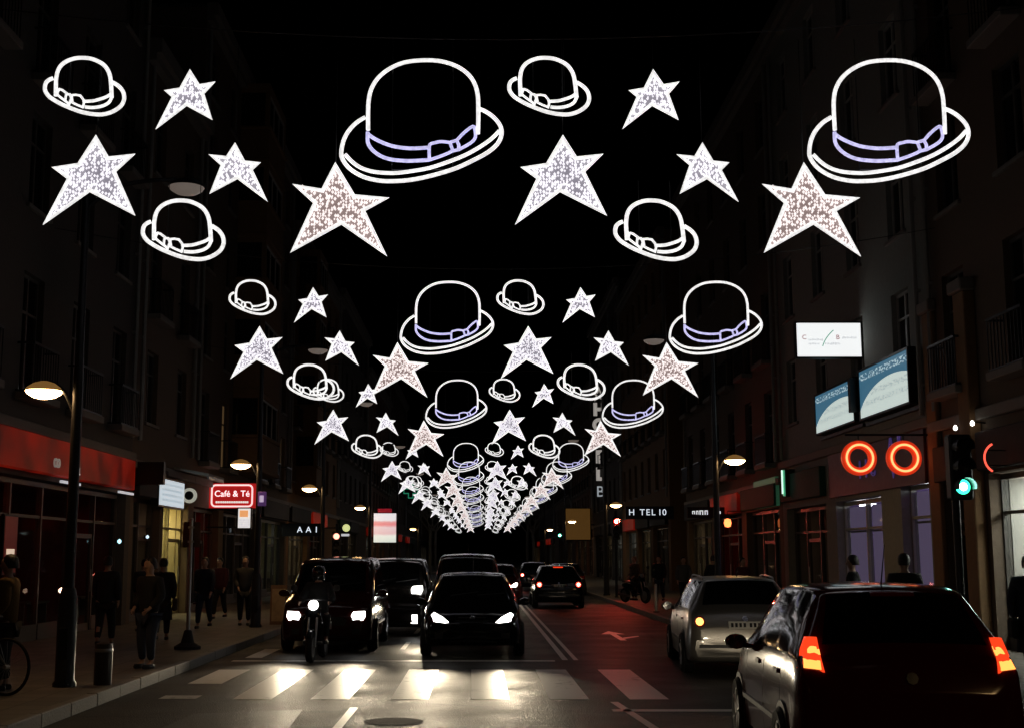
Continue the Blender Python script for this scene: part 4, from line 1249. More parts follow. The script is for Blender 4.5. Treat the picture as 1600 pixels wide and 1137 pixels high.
POSES = {}
def pose_meshes(pose):
    """facing +y, 1.68 m tall at scale 1"""
    if pose in POSES: return POSES[pose]
    hip = {'walk': ((.09, .20, .02, 0, .14), (-.09, -.22, .06, 0, .10)), 'stand': ((.10, 0, 0, 0, 0), (-.10, .02, 0, 0, 0)),
           'ride': ((.12, .42, .36, .36, .0), (-.12, .42, .36, .36, 0))}[pose]
    Z0 = .86 if pose != 'ride' else .80
    legs = []
    for x, fy, fz, ky, kb in hip:
        if pose == 'ride':
            knee = (x * 1.6, .36, Z0 - .03); ank = (x * 1.5, .30, .36)
        else:
            knee = (x * 1.02, fy * .5 + .04 + kb * .2, .46); ank = (x, fy, .08 + max(0, fz))
        legs.append((x, knee, ank))
    lean = .05 if pose == 'walk' else (.10 if pose == 'ride' else 0)
    zs = Z0
    spine = [(0, 0, zs), (0, lean * .3, zs + .16), (0, lean * .6, zs + .33), (0, lean, zs + .50), (0, lean + .01, zs + .575)]
    head = [(0, lean + .015, zs + .63), (0, lean + .03, zs + .70), (0, lean + .025, zs + .775), (0, lean + .02, zs + .815)]
    arms = []
    for s in (-1, 1):
        sh = (s * .175, lean, zs + .485)
        if pose == 'walk': el, wr = (s * .225, lean - s * .10, zs + .22), (s * .215, lean - s * .10 + .10, zs + .0)
        elif pose == 'ride': el, wr = (s * .27, .24, zs + .26), (s * .27, .48, zs + .22)
        else: el, wr = (s * .225, lean - .03, zs + .22), (s * .16, lean + .16, zs + .06)
        arms.append((s, sh, el, wr))
    J = []; E = []
    def add(p, r, par=None):
        J.append((*p, r)); k = len(J) - 1
        if par is not None: E.append((par, k))
        return k
    pel = add(spine[0], (.13, .10)); a = add(spine[1], (.115, .09), pel); b = add(spine[2], (.13, .10), a); c = add(spine[3], (.09, .075), b)
    nk = add(spine[4], .052, c); h0 = add(head[0], (.06, .07), nk); h1 = add(head[1], (.075, .09), h0); h2 = add(head[2], (.07, .085), h1); add(head[3], .04, h2)
    add((0, lean + .125, zs + .69), .012, h1)                       # nose
    for s in (-1, 1): add((s * .082, lean + .02, zs + .695), .014, h1)   # ears
    for x, kn, an in legs:
        k0 = add((x, 0.0, zs - .06), .085, pel); k1 = add(kn, .056, k0)
        k2 = add(((kn[0] + an[0]) / 2, (kn[1] + an[1]) / 2 - .02, (kn[2] + an[2]) / 2 + .04), .05, k1); k3 = add(an, .036, k2)
        k4 = add((an[0], an[1] + .10, an[2] - .035), .034, k3); add((an[0], an[1] + .17, an[2] - .045), .028, k4)
    for s, sh, el, wr in arms:
        k0 = add(sh, .052, c); k1 = add(el, .040, k0); k2 = add(wr, .028, k1)
        d = (Vector(wr) - Vector(el)).normalized(); wv = Vector(wr)
        k3 = add(wv + d * .06, (.034, .02), k2)
        side = d.cross(Vector((s, 0, 0))).normalized()
        for q, ln in ((-.027, .062), (-.009, .075), (.009, .07), (.027, .055)):
            k4 = add(wv + d * .10 + side * q, .0095, k3); add(wv + d * (.10 + ln * .6) + side * q + Vector((-s * .012, .0, 0)), .008, k4)
        kt = add(wv + d * .045 + side * .04, .010, k3); add(wv + d * .085 + side * .052, .009, kt)
    body = skin_mesh('body', J, E)
    # jacket
    J = []; E = []
    pel = add((0, 0, zs - .12), (.195, .155)); a = add(spine[1], (.185, .15), pel); b = add(spine[2], (.195, .155), a); c = add(spine[3], (.15, .12), b); add((0, lean, zs + .555), .07, c)
    for s, sh, el, wr in arms:
        k0 = add(sh, .092, c); k1 = add(el, .078, k0); add(Vector(wr) * .97 + Vector(el) * .03, .058, k1)
    jac = skin_mesh('jacket', J, E)
    J = []; E = []
    pel = add((0, 0, zs - .02), (.15, .118))
    for x, kn, an in legs:
        k0 = add((x * 1.02, 0, zs - .10), .108, pel); k1 = add(kn, .084, k0); add((an[0] * .98 + kn[0] * .02, an[1] * .97 + kn[1] * .03, an[2] * .9 + kn[2] * .1), .058, k1)
    tro = skin_mesh('trousers', J, E)
    m = MB()
    for x, kn, an in legs:
        m.lathe([(.0, -.02), (.045, -.015), (.05, .02), (.042, .05), (0, .055)], (0, 0, 0), 'Z', 10)
        k = len(m.v) - 50
        m.v[k:] = [(an[0] + p[0] * .95, an[1] + .05 + p[1] * 2.7, max(an[2] - .058 + p[2], 0.002)) for p in m.v[k:]]
    sho = m.mesh('shoes', True)
    hair = MB()
    pr = [(.0, .115), (.05, .105), (.085, .07), (.10, .02), (.098, -.03), (.085, -.07)]
    hair.lathe(pr, (0, 0, 0), 'Z', 14)
    hair.v = [(p[0] * .92, lean - .008 + p[1] * 1.02 - max(0, -p[2]) * .35, zs + .735 + p[2]) for p in hair.v]
    hai = hair.mesh('hair', True)
    hel = MB(); hel.lathe([(0, .14), (.07, .125), (.115, .07), (.13, 0), (.125, -.07), (.10, -.12), (.09, -.125)], (0, lean + .02, zs + .72), 'Z', 18)
    helm = hel.mesh('helmet', True)
    coat = MB(); coat.lathe([(.20, zs - .42), (.19, zs - .2), (.165, zs), (.15, zs + .15), (.165, zs + .35), (.13, zs + .5)], n=16)
    coat.v = [(p[0] * 1.05, p[1] * .78 + lean * .4, p[2]) for p in coat.v]
    coa = coat.mesh('coat_skirt', True)
    POSES[pose] = (body, jac, tro, sho, hai, helm, coa)
    return POSES[pose]

CLOTH = {k: mat('cloth_' + k, c, .85, bump=.3, scale=40, var=.2) for k, c in dict(black=(.01, .01, .011), navy=(.012, .015, .03), charcoal=(.025, .024, .024),
         mustard=(.12, .062, .006), brown=(.07, .04, .025), denim=(.02, .03, .06), wine=(.07, .01, .015), grey=(.09, .09, .09)).items()}
HAIR = mat('dark_hair', (.012, .009, .007), .5, bump=.4, scale=60, var=.3); HAIRF = mat('fair_hair', (.2, .14, .07), .5, bump=.4, scale=60, var=.3)
HELMET = mat('black_helmet', (.01, .01, .01), .15, coat=.8)
def person(label, x, y, rz, pose='stand', height=1.66, top='black', legs='black', hair=HAIR, coat=False, helmet=False, z=.14, bag=None):
    root = thing('person', label, 'person', (x, y, z), rz, 'people in the street')
    root.scale = (height / 1.68,) * 3
    b, j, t, s, h, hm, co = pose_meshes(pose)
    def sub(nm, me, ma):
        o = put(nm, me.copy(), ma, root); return o
    sub('body', b, SKIN); sub('jacket', j, CLOTH[top]); sub('trousers', t, CLOTH[legs]); sub('shoes', s, BLACKPL)
    sub('helmet', hm, HELMET) if helmet else sub('hair', h, hair)
    if coat: sub('coat_skirt', co, CLOTH[top])
    if bag:
        bm_ = MB().box((.20, -.05, .62), (.30, .24, .88), .03).tube([(.25, .1, .87), (.22, .06, 1.1), (.1, .03, 1.36), (-.08, -.02, 1.43)], .012, 6)
        put('shoulder_bag', bm_, CLOTH[bag], root)
    return root
person('person in a dark jacket and blue jeans standing at the kerb beyond the bollard', -4.98, 19.6, R(150), 'stand', 1.62, 'black', 'denim')
person('person in a long black coat beside the back of the brown sign plate', -6.25, 25.6, R(10), 'walk', 1.6, 'black', 'charcoal', coat=True, bag='brown')
person('person in navy jacket walking along in front of the pale yellow doorway', -6.35, 30.0, R(175), 'walk', 1.62, 'navy', 'denim', bag='grey')
person('person in charcoal clothes next to the lamp by the coffee sign', -5.72, 31.6, R(190), 'stand', 1.64, 'charcoal', 'black')
person('person in wine jacket deep on the pavement by the coffee shop', -6.9, 34.5, R(170), 'walk', 1.6, 'wine', 'black')
person('person in a mustard jacket with dark trousers holding the bicycle', -5.95, 16.4, R(95), 'stand', 1.66, 'mustard', 'black')
person('person in black walking past the dark shop doors', -6.9, 24.0, R(5), 'walk', 1.64, 'black', 'black')
person('person in dark coat near the narrow dark shop front', -7.5, 29.0, R(30), 'stand', 1.58, 'charcoal', 'charcoal', coat=True)
person('person in a long black coat by the purple shop window', 6.5, 22.6, R(70), 'stand', 1.66, 'black', 'black', coat=True)
person('broad person in dark jacket between the purple windows, back turned', 6.35, 19.4, R(-20), 'stand', 1.68, 'charcoal', 'black')
person('person in dark coat in front of the bright white shop window', 7.15, 16.9, R(170), 'walk', 1.66, 'navy', 'charcoal', coat=True, bag='black')
person('fair person in a brown jacket at the kerb near the parked scooter', 5.9, 49.5, R(120), 'stand', 1.64, 'brown', 'black', hair=HAIRF)
person('person in black near the brown-jacketed person', 6.5, 47.0, R(160), 'walk', 1.66, 'black', 'denim')
person('person in grey walking behind the thin bollard', 6.9, 44.0, R(180), 'walk', 1.62, 'grey', 'black')
person('person in dark clothes below the white hotel letters', 7.4, 41.0, R(20), 'walk', 1.66, 'black', 'charcoal')
person('person in wine jacket under the red lamp', 7.6, 37.5, R(200), 'stand', 1.6, 'wine', 'black')

# ------------------------------------------------------------------ scooters and bicycle
def scooter(label, loc, rz, lit=True, cat='scooter'):
    root = thing('motor_scooter', label, cat, loc, rz)      # front towards +y
    for y in (.62, -.62):
        w = put('wheel', MB().cyl((-.05, 0, 0), (.05, 0, 0), .04, n=8), STEEL, root, loc=(0, y, .26))
        put('tyre', MB().lathe([(.17, -.05), (.24, -.055), (.265, 0), (.24, .055), (.17, .05)], axis='X', n=22, close=True), RUBBER, w, True)
        put('rim', MB().lathe([(.17, .045), (.04, .02), (.04, -.02), (.17, -.045)], axis='X', n=22), STEEL, w, True)
    sk = lambda j, e, ma, nm: put(nm, skin_mesh(nm, j, e), ma, root)
    sk([(0, -.75, .62, (.11, .07)), (0, -.5, .6, (.16, .11)), (0, -.2, .52, (.15, .11)), (0, -.02, .36, (.14, .05))], [(0, 1), (1, 2), (2, 3)], P_BLACK, 'body')
    sk([(0, -.05, .30, (.15, .035)), (0, .3, .30, (.15, .035))], [(0, 1)], BLACKPL, 'footboard')
    sk([(0, .34, .32, (.15, .03)), (0, .42, .6, (.20, .035)), (0, .40, .88, (.15, .05)), (0, .38, 1.0, (.10, .06))], [(0, 1), (1, 2), (2, 3)], P_BLACK, 'front_shield')
    sk([(0, .45, .55, (.05, .04)), (0, .66, .54, (.06, .02)), (0, .85, .42, (.05, .015))], [(0, 1), (1, 2)], P_BLACK, 'mudguard')
    put('fork', MB().cyl((-.07, .44, .75), (-.07, .62, .26), .02, n=8).cyl((.07, .44, .75), (.07, .62, .26), .02, n=8), STEEL, root, True)
    put('handlebar', MB().tube(catmull([(-.34, .26, 1.02), (-.15, .36, 1.05), (.15, .36, 1.05), (.34, .26, 1.02)], 4), .016, 8), BLACKPL, root, True)
    for s in (-1, 1):
        mi = put('mirror', MB().cyl((s * .25, .30, 1.04), (s * .34, .28, 1.22), .007, n=6).lathe([(0, -.015), (.06, -.01), (.06, .01), (0, .02)], (s * .37, .28, 1.25), 'Y', 12), BLACKPL, root, True)
    sk([(0, -.72, .73, (.11, .03)), (0, -.4, .75, (.14, .04)), (0, -.1, .72, (.12, .03))], [(0, 1), (1, 2)], BLACKPL, 'seat')
    m = MB(); m.lathe([(.0, .035), (.05, .03), (.085, .0), (.085, -.05)], (0, .46, .96), 'Y', 16)
    put('headlight', m, HEADL if lit else mat('headlamp_off', (.25, .25, .26), .1, .3), root, True)
    put('number_plate', MB().box((-.1, -.90, .48), (.1, -.885, .62)), PLATE, root)
    put('exhaust', MB().cyl((.14, -.2, .24), (.16, -.8, .30), .045, .05, 10), STEEL, root, True)
    return root
scooter('black motor scooter with headlight on waiting in front of the people carrier', (-2.86, 22.95, 0), PI - .05)
person('rider in black with helmet sitting on the scooter in front of the people carrier', -2.86, 23.2, PI - .05, 'ride', 1.66, 'black', 'black', helmet=True, z=0.0)
scooter('parked dark scooter by the kerb near the brown-jacketed person', (5.55, 46.5, .15), PI + .5, False)

def bicycle(label, loc, rz):
    root = thing('bicycle', label, 'bicycle', loc, rz)
    for y in (.52, -.52):
        w = put('wheel', MB().cyl((-.04, 0, 0), (.04, 0, 0), .025, n=8), STEEL, root, loc=(0, y, .34))
        put('tyre', MB().lathe([(.31, -.015), (.335, -.016), (.345, 0), (.335, .016), (.31, .015)], axis='X', n=30, close=True), RUBBER, w, True)
        sp = MB()
        for k in range(16):
            a = k * math.pi / 8
            sp.cyl((0, .02 * math.cos(a), .02 * math.sin(a)), (0, .312 * math.cos(a), .312 * math.sin(a)), .002, n=4)
        put('spokes', sp, STEEL, w)
    fr = MB()
    bb, st, hd, ra, fa = (0, -.08, .30), (0, -.22, .80), (0, .34, .84), (0, -.52, .34), (0, .52, .34)
    for a, b, r in ((bb, st, .016), (bb, (0, .37, .72), .018), (st, hd, .016), (hd, (0, .37, .70), .018), (ra, bb, .010), (ra, (0, -.20, .76), .009)):
        fr.cyl(a, b, r, n=8)
    put('frame', fr, mat('grey_frame_paint', (.25, .26, .27), .35, .4), root, True)
    put('fork', MB().cyl((0, .37, .70), (-.04, .45, .55), .014, n=6).cyl((-.04, .45, .55), (-.05, .52, .34), .012, n=6).cyl((.04, .45, .55), (.05, .52, .34), .012, n=6).cyl((0, .37, .70), (.04, .45, .55), .014, n=6), STEEL, root, True)
    put('handlebar', MB().cyl((0, .34, .84), (0, .31, .98), .013, n=6).tube(catmull([(-.29, .18, 1.0), (-.2, .30, .99), (.2, .30, .99), (.29, .18, 1.0)], 4), .012, 6), STEEL, root, True)
    put('saddle', MB().cyl((0, -.22, .80), (0, -.24, .90), .013, n=6).box((-.07, -.40, .90), (.07, -.14, .95), .02), BLACKPL, root)
    put('crank', MB().cyl((-.07, -.08, .30), (.07, -.08, .30), .05, n=12).box((.07, -.09, .14), (.085, -.07, .30)).box((-.085, -.09, .30), (-.07, -.07, .46)), STEEL, root)
    return root
bicycle('grey bicycle held by the person in the mustard jacket', (-6.2, 15.95, .14), R(72))

# ------------------------------------------------------------------ street furniture
m = MB(); m.lathe([(.115, 0), (.115, .5), (.105, .525), (.06, .54), (0, .545)], n=20)
bo = thing('bollard', 'short round metal bollard at the kerb', 'bollard', (-4.93, 17.15, .14))
put('post', m, mat('brown_metal', (.06, .045, .035), .45, .4, var=.2), bo, True)
put('ring', MB().lathe([(.118, .42), (.122, .43), (.122, .455), (.118, .465)], n=20), STEEL, bo, True)
bo2 = thing('bollard', 'thin steel bollard at the far kerb by the parked scooter', 'bollard', (5.28, 39.0, .14))
put('post', MB().lathe([(.045, 0), (.045, .8), (.03, .83), (0, .84)], n=12), STEEL, bo2, True)
put('base_plate', MB().lathe([(.1, 0), (.1, .02), (.05, .03)], n=12), IRON, bo2)

sp = thing('road_sign', 'brown sign plate seen from the back on a post with heavy black foot', 'sign', (-5.28, 23.6, .14))
put('post', MB().lathe([(.035, .12), (.035, 2.34), (0, 2.35)], n=10), STEEL, sp, True)
put('foot', MB().lathe([(.24, 0), (.24, .05), (.12, .12), (.07, .32), (.05, .34)], n=16), RUBBER, sp, True)
put('plate', MB().box((-.16, .04, 1.82), (.16, .06, 2.28), .008), mat('brown_sign_back', (.10, .05, .025), .5, .3, var=.2), sp, True)
put('clamp', MB().box((-.05, -.045, 2.16), (.05, .039, 2.20)).box((-.05, -.045, 1.9), (.05, .039, 1.94)), STEEL, sp)

ab = thing('sandwich_board', 'brown wooden sandwich board standing by the kerb near the people carrier', 'sign', (-4.98, 32.2, .14), R(6))
WOOD = mat('brown_wood', (.16, .08, .04), .6, bump=.2, scale=20, var=.3)
for s, nm in ((-1, 'front_panel'), (1, 'back_panel')):
    m = MB()
    m.prism([(-.2, s * .22, .0), (.2, s * .22, .0), (.2, s * .02, .95), (-.2, s * .02, .95)], (0, s * .02, 0))
    p = put(nm, m, WOOD, ab)
    m = MB(); m.prism([(-.16, s * .22 + s * .021 - s * .017, .08), (.16, s * .22 + s * .021 - s * .017, .08), (.16, s * .04 + s * .021 - s * .0, .86), (-.16, s * .04 + s * .021, .86)], (0, s * .006, 0))
    put('chalk_face', m, mat('menu_paper', (.35, .24, .14), .8, var=.5, scale=9), p)

# ------------------------------------------------------------------ signs
FRAME_K = mat('black_sign_frame', (.012, .012, .012), .4, .3, var=.2)
def emit(name, col, s): return mat('lit_' + name, col, .5, emit=col, strength=s)
WHITE_E = emit('white_panel', (.93, .95, .95), .95); WHITE_L = emit('white_letters', (1, 1, 1), 1.2); RED_E = emit('red_panel', (.75, .02, .02), .42)
def blue_panel_mat():
    m = mat('blue_white_lit_panel', (.3, .4, .5), .4)
    nt = m.node_tree; b = nt.nodes['Principled BSDF']
    tc = nt.nodes.new('ShaderNodeTexCoord'); sx = nt.nodes.new('ShaderNodeSeparateXYZ')
    nt.links.new(tc.outputs['Generated'], sx.inputs[0])
    def M(op, a, bb=None):
        n = nt.nodes.new('ShaderNodeMath'); n.operation = op
        for i, q in enumerate((a, bb)):
            if q is None: continue
            if isinstance(q, (int, float)): n.inputs[i].default_value = q
            else: nt.links.new(q, n.inputs[i])
        return n.outputs[0]
    s, h = M('SUBTRACT', 1.0, sx.outputs['Y']), sx.outputs['Z']     # reads from the far end to the near end
    e = M('ADD', M('POWER', M('DIVIDE', M('SUBTRACT', s, .68), .74), 2), M('POWER', M('DIVIDE', M('SUBTRACT', h, -.15), .82), 2))
    white = M('LESS_THAN', e, 1.0)
    nz = nt.nodes.new('ShaderNodeTexNoise'); nz.inputs['Scale'].default_value = 9; nz.inputs['Detail'].default_value = 5
    mp = nt.nodes.new('ShaderNodeMapping'); mp.inputs['Scale'].default_value = (1, 3.2, 2.4)
    nt.links.new(tc.outputs['Generated'], mp.inputs[0]); nt.links.new(mp.outputs[0], nz.inputs['Vector'])
    def band(c, w): return M('LESS_THAN', M('ABSOLUTE', M('SUBTRACT', h, c)), w)
    strokes = M('GREATER_THAN', nz.outputs['Fac'], .52)
    top = M('MULTIPLY', M('MULTIPLY', band(.86, .07), strokes), M('SUBTRACT', 1.0, white))
    low = M('MULTIPLY', M('MULTIPLY', M('ADD', band(.48, .06), band(.28, .05)), strokes), white)
    def mix(f, a, bcol):
        n = nt.nodes.new('ShaderNodeMix'); n.data_type = 'RGBA'
        nt.links.new(f, n.inputs['Factor'])
        for k, q in (('A', a), ('B', bcol)):
            if isinstance(q, tuple): n.inputs[k].default_value = (*q, 1)
            else: nt.links.new(q, n.inputs[k])
        return n.outputs['Result']
    c1 = mix(white, (.045, .14, .22), (.60, .70, .66))
    c2 = mix(top, c1, (.42, .56, .62)); c3 = mix(low, c2, (.42, .50, .50))
    nt.links.new(c3, b.inputs['Base Color']); nt.links.new(c3, b.inputs['Emission Color'])
    b.inputs['Emission Strength'].default_value = .85
    return m
BLUEP = blue_panel_mat()
def wall_panel(label, d0, d1, z0, z1):
    """lightbox fixed flat on the right-hand facade"""
    r = thing('wall_lightbox', label, 'sign', (FR - .003, d0, z0))
    put('cabinet', MB().box((0, 0, 0), (-.22, d1 - d0, z1 - z0)).box((-.22, -.0, 0), (-.26, .06, z1 - z0)).box((-.22, d1 - d0 - .06, 0), (-.26, d1 - d0, z1 - z0))
        .box((-.22, .06, 0), (-.26, d1 - d0 - .06, .05)).box((-.22, .06, z1 - z0 - .05), (-.26, d1 - d0 - .06, z1 - z0)), FRAME_K, r)
    put('lit_face', MB().box((-.222, .062, .052), (-.24, d1 - d0 - .062, z1 - z0 - .052)), BLUEP, r)
    put('support_rail', MB().box((-.02, -.1, -.12), (-.10, d1 - d0 + .05, -.04)), FRAME_K, r)
wall_panel('blue and white lit panel on the grey facade, the one nearer the green traffic light', 26.75, 30.35, 4.97, 6.18)
wall_panel('blue and white lit panel on the grey facade behind the black hanging box', 30.75, 34.4, 5.0, 6.1)

def hang_box(name, label, cx, y, cz, w, h, wallx, face, frame=FRAME_K, t=.16, ft=.035):
    """projecting sign that faces along the street, on two brackets"""
    r = thing(name, label, 'sign', (cx, y, cz))
    put('cabinet', MB().box((-w / 2, -t / 2, -h / 2), (w / 2, t / 2, h / 2)).box((-w / 2, -t / 2 - .03, -h / 2), (-w / 2 + ft, -t / 2, h / 2)).box((w / 2 - ft, -t / 2 - .03, -h / 2), (w / 2, -t / 2, h / 2))
        .box((-w / 2 + ft, -t / 2 - .03, -h / 2), (w / 2 - ft, -t / 2, -h / 2 + ft)).box((-w / 2 + ft, -t / 2 - .03, h / 2 - ft), (w / 2 - ft, -t / 2, h / 2)), frame, r)
    if face: put('lit_face', MB().box((-w / 2 + ft + .001, -t / 2 - .018, -h / 2 + ft + .001), (w / 2 - ft - .001, -t / 2 - .002, h / 2 - ft - .001)), face, r)
    x = wallx - cx
    e = w / 2 * (1 if x > 0 else -1)
    put('bracket', MB().box((e, -.025, h * .38), (x, .025, h * .38 + .05)).box((e, -.025, -h * .38 - .05), (x, .025, -h * .38)), FRAME_K, r)
    return r, -t / 2 - .018
c = at_y(1293.5, 532, 31.0)
r, yf = hang_box('hanging_lightbox', 'white lit box sign with green slash hung high on the grey facade', c.x, 31.0, c.z, 1.64, .90, FR, WHITE_E)
INK = mat('grey_print', (.25, .25, .27), .6, emit=(.45, .46, .5), strength=.8); INKR = mat('dark_red_print', (.3, .03, .05), .6, emit=(.35, .06, .08), strength=.6); INKG = mat('green_print', (.1, .3, .2), .6, emit=(.12, .35, .25), strength=.8)
face_text('lettering', 'C', .16, INKR, r, (-.60, yf, .06), depth=.003)
face_text('lettering', 'B', .16, INKR, r, (.22, yf, .06), depth=.003)
for x0, x1, z in ((-.5, -.18, .0), (.32, .66, .05), (-.5, -.25, -.1), (-.1, .25, -.1)):
    m = MB()
    x = x0
    while x < x1:
        wl = random.uniform(.02, .035); m.box((x, yf - .003, z - random.uniform(.015, .03)), (x + wl, yf + .001, z + random.uniform(.015, .04))); x += wl + .012
    put('print_strokes', m, emit('faint_print', (.62, .64, .66), .85), r, kind='stuff')
m = MB(); m.tube(catmull([(-.16, yf, -.16), (-.10, yf, -.02), (0, yf, .12), (.12, yf, .24)], 4), .012, 6); put('green_slash', m, INKG, r)

c = at_y(1341, 617, 30.5)
hang_box('hanging_box', 'unlit black box sign hung between the two blue and white panels', c.x, 30.55, c.z, .42, .82, FR, None)

NEON_R = mat('orange_neon', (.8, .3, .1), .3, emit=(1.0, .34, .12), strength=2.2)
RING_R = mat('red_ring_face', (.6, .05, .02), .4, emit=(1.0, .055, .012), strength=.42)
def ring_sign(label, y, xs, z, r0, wallx):
    root = thing('neon_ring_sign', label, 'sign', (xs[0], y, z))
    for x in xs:
        m = MB(); m.lathe([(r0 * .72, -.05), (r0 * .72, .05), (r0 * 1.32, .05), (r0 * 1.32, -.05)], (x - xs[0], 0, 0), 'Y', 40, close=True)
        f = put('ring', m, RING_R, root)
        pts = [(x - xs[0] + r0 * math.cos(2 * math.pi * k / 40), -.075, r0 * math.sin(2 * math.pi * k / 40)) for k in range(40)]
        m = MB(); m.tube(pts, .022, 8, True)
        put('neon_tube', m, NEON_R, f, True)
    top = r0 * 1.32 + .1
    m = MB(); m.box((-r0, -.02, top), (wallx - xs[0], .02, top + .04))
    for x in xs: m.box((x - xs[0] - .01, -.02, r0 * 1.3), (x - xs[0] + .01, .02, top))
    put('bracket', m, FRAME_K, root)
    return root
yR = 26.42
c1 = at_y(1342, 715, yR); c2 = at_y(1412, 715, yR)
ring_sign('pair of glowing orange neon rings like spectacles on the purple shop', yR, [c1.x, c2.x], c1.z, .272, FR)
c3 = at_y(1566, 715, 22.2)
na = thing('neon_arc', 'curved red neon arc at the bright white shop beside the green traffic light', 'sign', (c3.x - .05, 22.2, c3.z))
put('neon_tube', MB().tube([(.27 * math.cos(R(a)), -.03, .27 * math.sin(R(a))) for a in range(118, 243, 6)], .018, 8), mat('red_neon', (.8, .1, .05), .3, emit=(1.0, .10, .06), strength=1.6), na, True)
put('bracket', MB().box((-.25, -.012, .12), (FR - c3.x + .05, .012, .14)).box((-.25, -.012, -.14), (FR - c3.x + .05, .012, -.12)), FRAME_K, na)
# violet neon lettering on the purple shop's fascia
vio = thing('neon_lettering', 'faint violet neon letters on the fascia behind the neon rings', 'sign', (FR - .006, 29.6, 3.55))
VIO = mat('violet_neon', (.2, .1, .4), .4, emit=(.30, .22, .95), strength=.09)
put('fascia_board', MB().box((0, -3.0, -.25), (-.06, 4.4, 1.1), .01), mat('plum_board', (.05, .02, .03), .5, var=.2), vio)
for s, y, z, sz in (('A', -.9, .78, .42), ('R', -1.5, .78, .42), ('I', 1.5, .3, .6), ('I', 1.0, .3, .6), ('C', .5, .3, .6), ('V', -1.0, .1, .4)):
    o = face_text('neon_letter', s, sz, VIO, vio, (-.075, y, z), rot=(R(90), 0, R(-90)), outline=.014)
# pilaster that hides part of the single ring
pl = thing('pilaster', 'brown stone pilaster standing proud of the facade by the bright white shop', 'pillar', (FR - .003, 23.62, .14))
put('shaft', MB().box((0, 0, .3), (-.22, .55, 6.6), .02), STUCCO_O, pl)
put('plinth', MB().box((0, -.05, 0), (-.26, .6, .3), .02), SILL, pl); put('capital', MB().box((0, -.06, 6.6), (-.3, .61, 6.85), .03), SILL, pl)
pl2 = thing('pilaster', 'brown stone pilaster between the purple shop and the traffic light building', 'pillar', (FR - .003, 25.7, .14))
put('shaft', MB().box((0, 0, .3), (-.10, .55, 6.6), .02), STUCCO_O, pl2)
put('plinth', MB().box((0, -.05, 0), (-.14, .6, .3), .02), SILL, pl2); put('capital', MB().box((0, -.06, 6.6), (-.18, .61, 6.85), .03), SILL, pl2)
for i, y in enumerate((24.3, 23.45)):
    s = thing('spotlight', ('small white spotlight above the single neon ring', 'small white spotlight next to the pilaster by the white shop')[i], 'lamp', (FR - .003, y, 4.22), 0, 'facade spotlights')
    put('arm', MB().cyl((0, 0, 0), (-.22, 0, .02), .012, n=6), FRAME_K, s)
    put('bulb', MB().lathe([(0, -.06), (.035, -.04), (.04, 0), (.02, .04), (0, .05)], (-.24, 0, 0), 'Z', 12), emit('spot', (1, .95, .85), 4), s, True)

# left: letters on the red fascia, white box, coffee sign
fl = thing('fascia_letters', 'small white lit letters on the long red fascia', 'sign', (FL + .19, 26.9, 3.62))
face_text('letter', 'co', .40, emit('cream_letters', (.9, .85, .75), .12), fl, (0.002, -1.15, .06), rot=(R(90), 0, R(90)), depth=.02)
face_text('letter', 'rea', .42, emit('white_fascia_letters', (1, .97, .9), .75), fl, (0.002, .05, 0), rot=(R(90), 0, R(90)), depth=.02)
for lab, y0, y1 in (('thin white lit strip under the red fascia by the lamp post', 26.0, 27.2), ('thin white lit strip at the far end of the red fascia', 30.2, 31.4)):
    s = put('strip_light', MB().box((0, 0, 0), (.06, y1 - y0, .05)), emit('strip', (.85, .85, .9), .5), loc=(FL + .183, y0, 3.27)); tag(s, lab, 'lamp', 'strip lights under the red fascia')

r = thing('wall_lightbox', 'cold white lit fascia box above the cream shop beside the red fascia shop', 'sign', (FL + .003, 34.0, 3.1))
put('cabinet', MB().box((0, 0, 0), (.2, 2.9, .8)), FRAME_K, r)
put('lit_face', MB().box((.202, .05, .05), (.215, 2.85, .75)), emit('cold_white', (.80, .92, 1.0), .62), r)
hang_box('hanging_box', 'unlit dark box sign hung at the far end of the red fascia', FL + .42, 32.2, 3.85, .72, .56, FL, None)
m = MB()
for z in (.62, .48, .34, .2):
    x = .3
    while x < 2.6:
        wl = random.uniform(.05, .14); m.box((.213, x, z - .03), (.219, x + wl, z + .03)); x += wl + .05
put('print_strokes', m, emit('pale_print', (.6, .72, .8), .5), r, kind='stuff')
c = at_y(291, 775, 37.6)
rs = thing('round_sign', 'small round pale sign hung beside the cream shop door', 'sign', (FL + .2, 37.6, 3.55))
put('disc', MB().lathe([(0, -.05), (.2, -.05), (.22, -.03), (.22, .03), (.2, .05), (0, .05)], (0, 0, 0), 'Y', 24), emit('pale_disc', (.8, .8, .68), .35), rs, True)
put('ring', MB().lathe([(.09, -.056), (.13, -.06), (.13, -.052), (.09, -.052)], (0, 0, 0), 'Y', 20), BLACKPL, rs)
put('bracket', MB().box((-.2, -.015, -.02), (-.19, .015, .02)), FRAME_K, rs)
aw = thing('awning', 'small grey awning above the cream shop', 'awning', (FL, 36.4, 4.3))
put('canopy', MB().prism([(0.003, 0, .0), (1.0, 0, -.18), (1.0, 0, -.24), (0.003, 0, -.06)], (0, 2.2, 0)), mat('grey_canvas', (.35, .36, .34), .8, var=.2), aw)
put('frame', MB().box((.95, .02, -.34), (1.0, 2.18, -.245)), STEEL, aw)

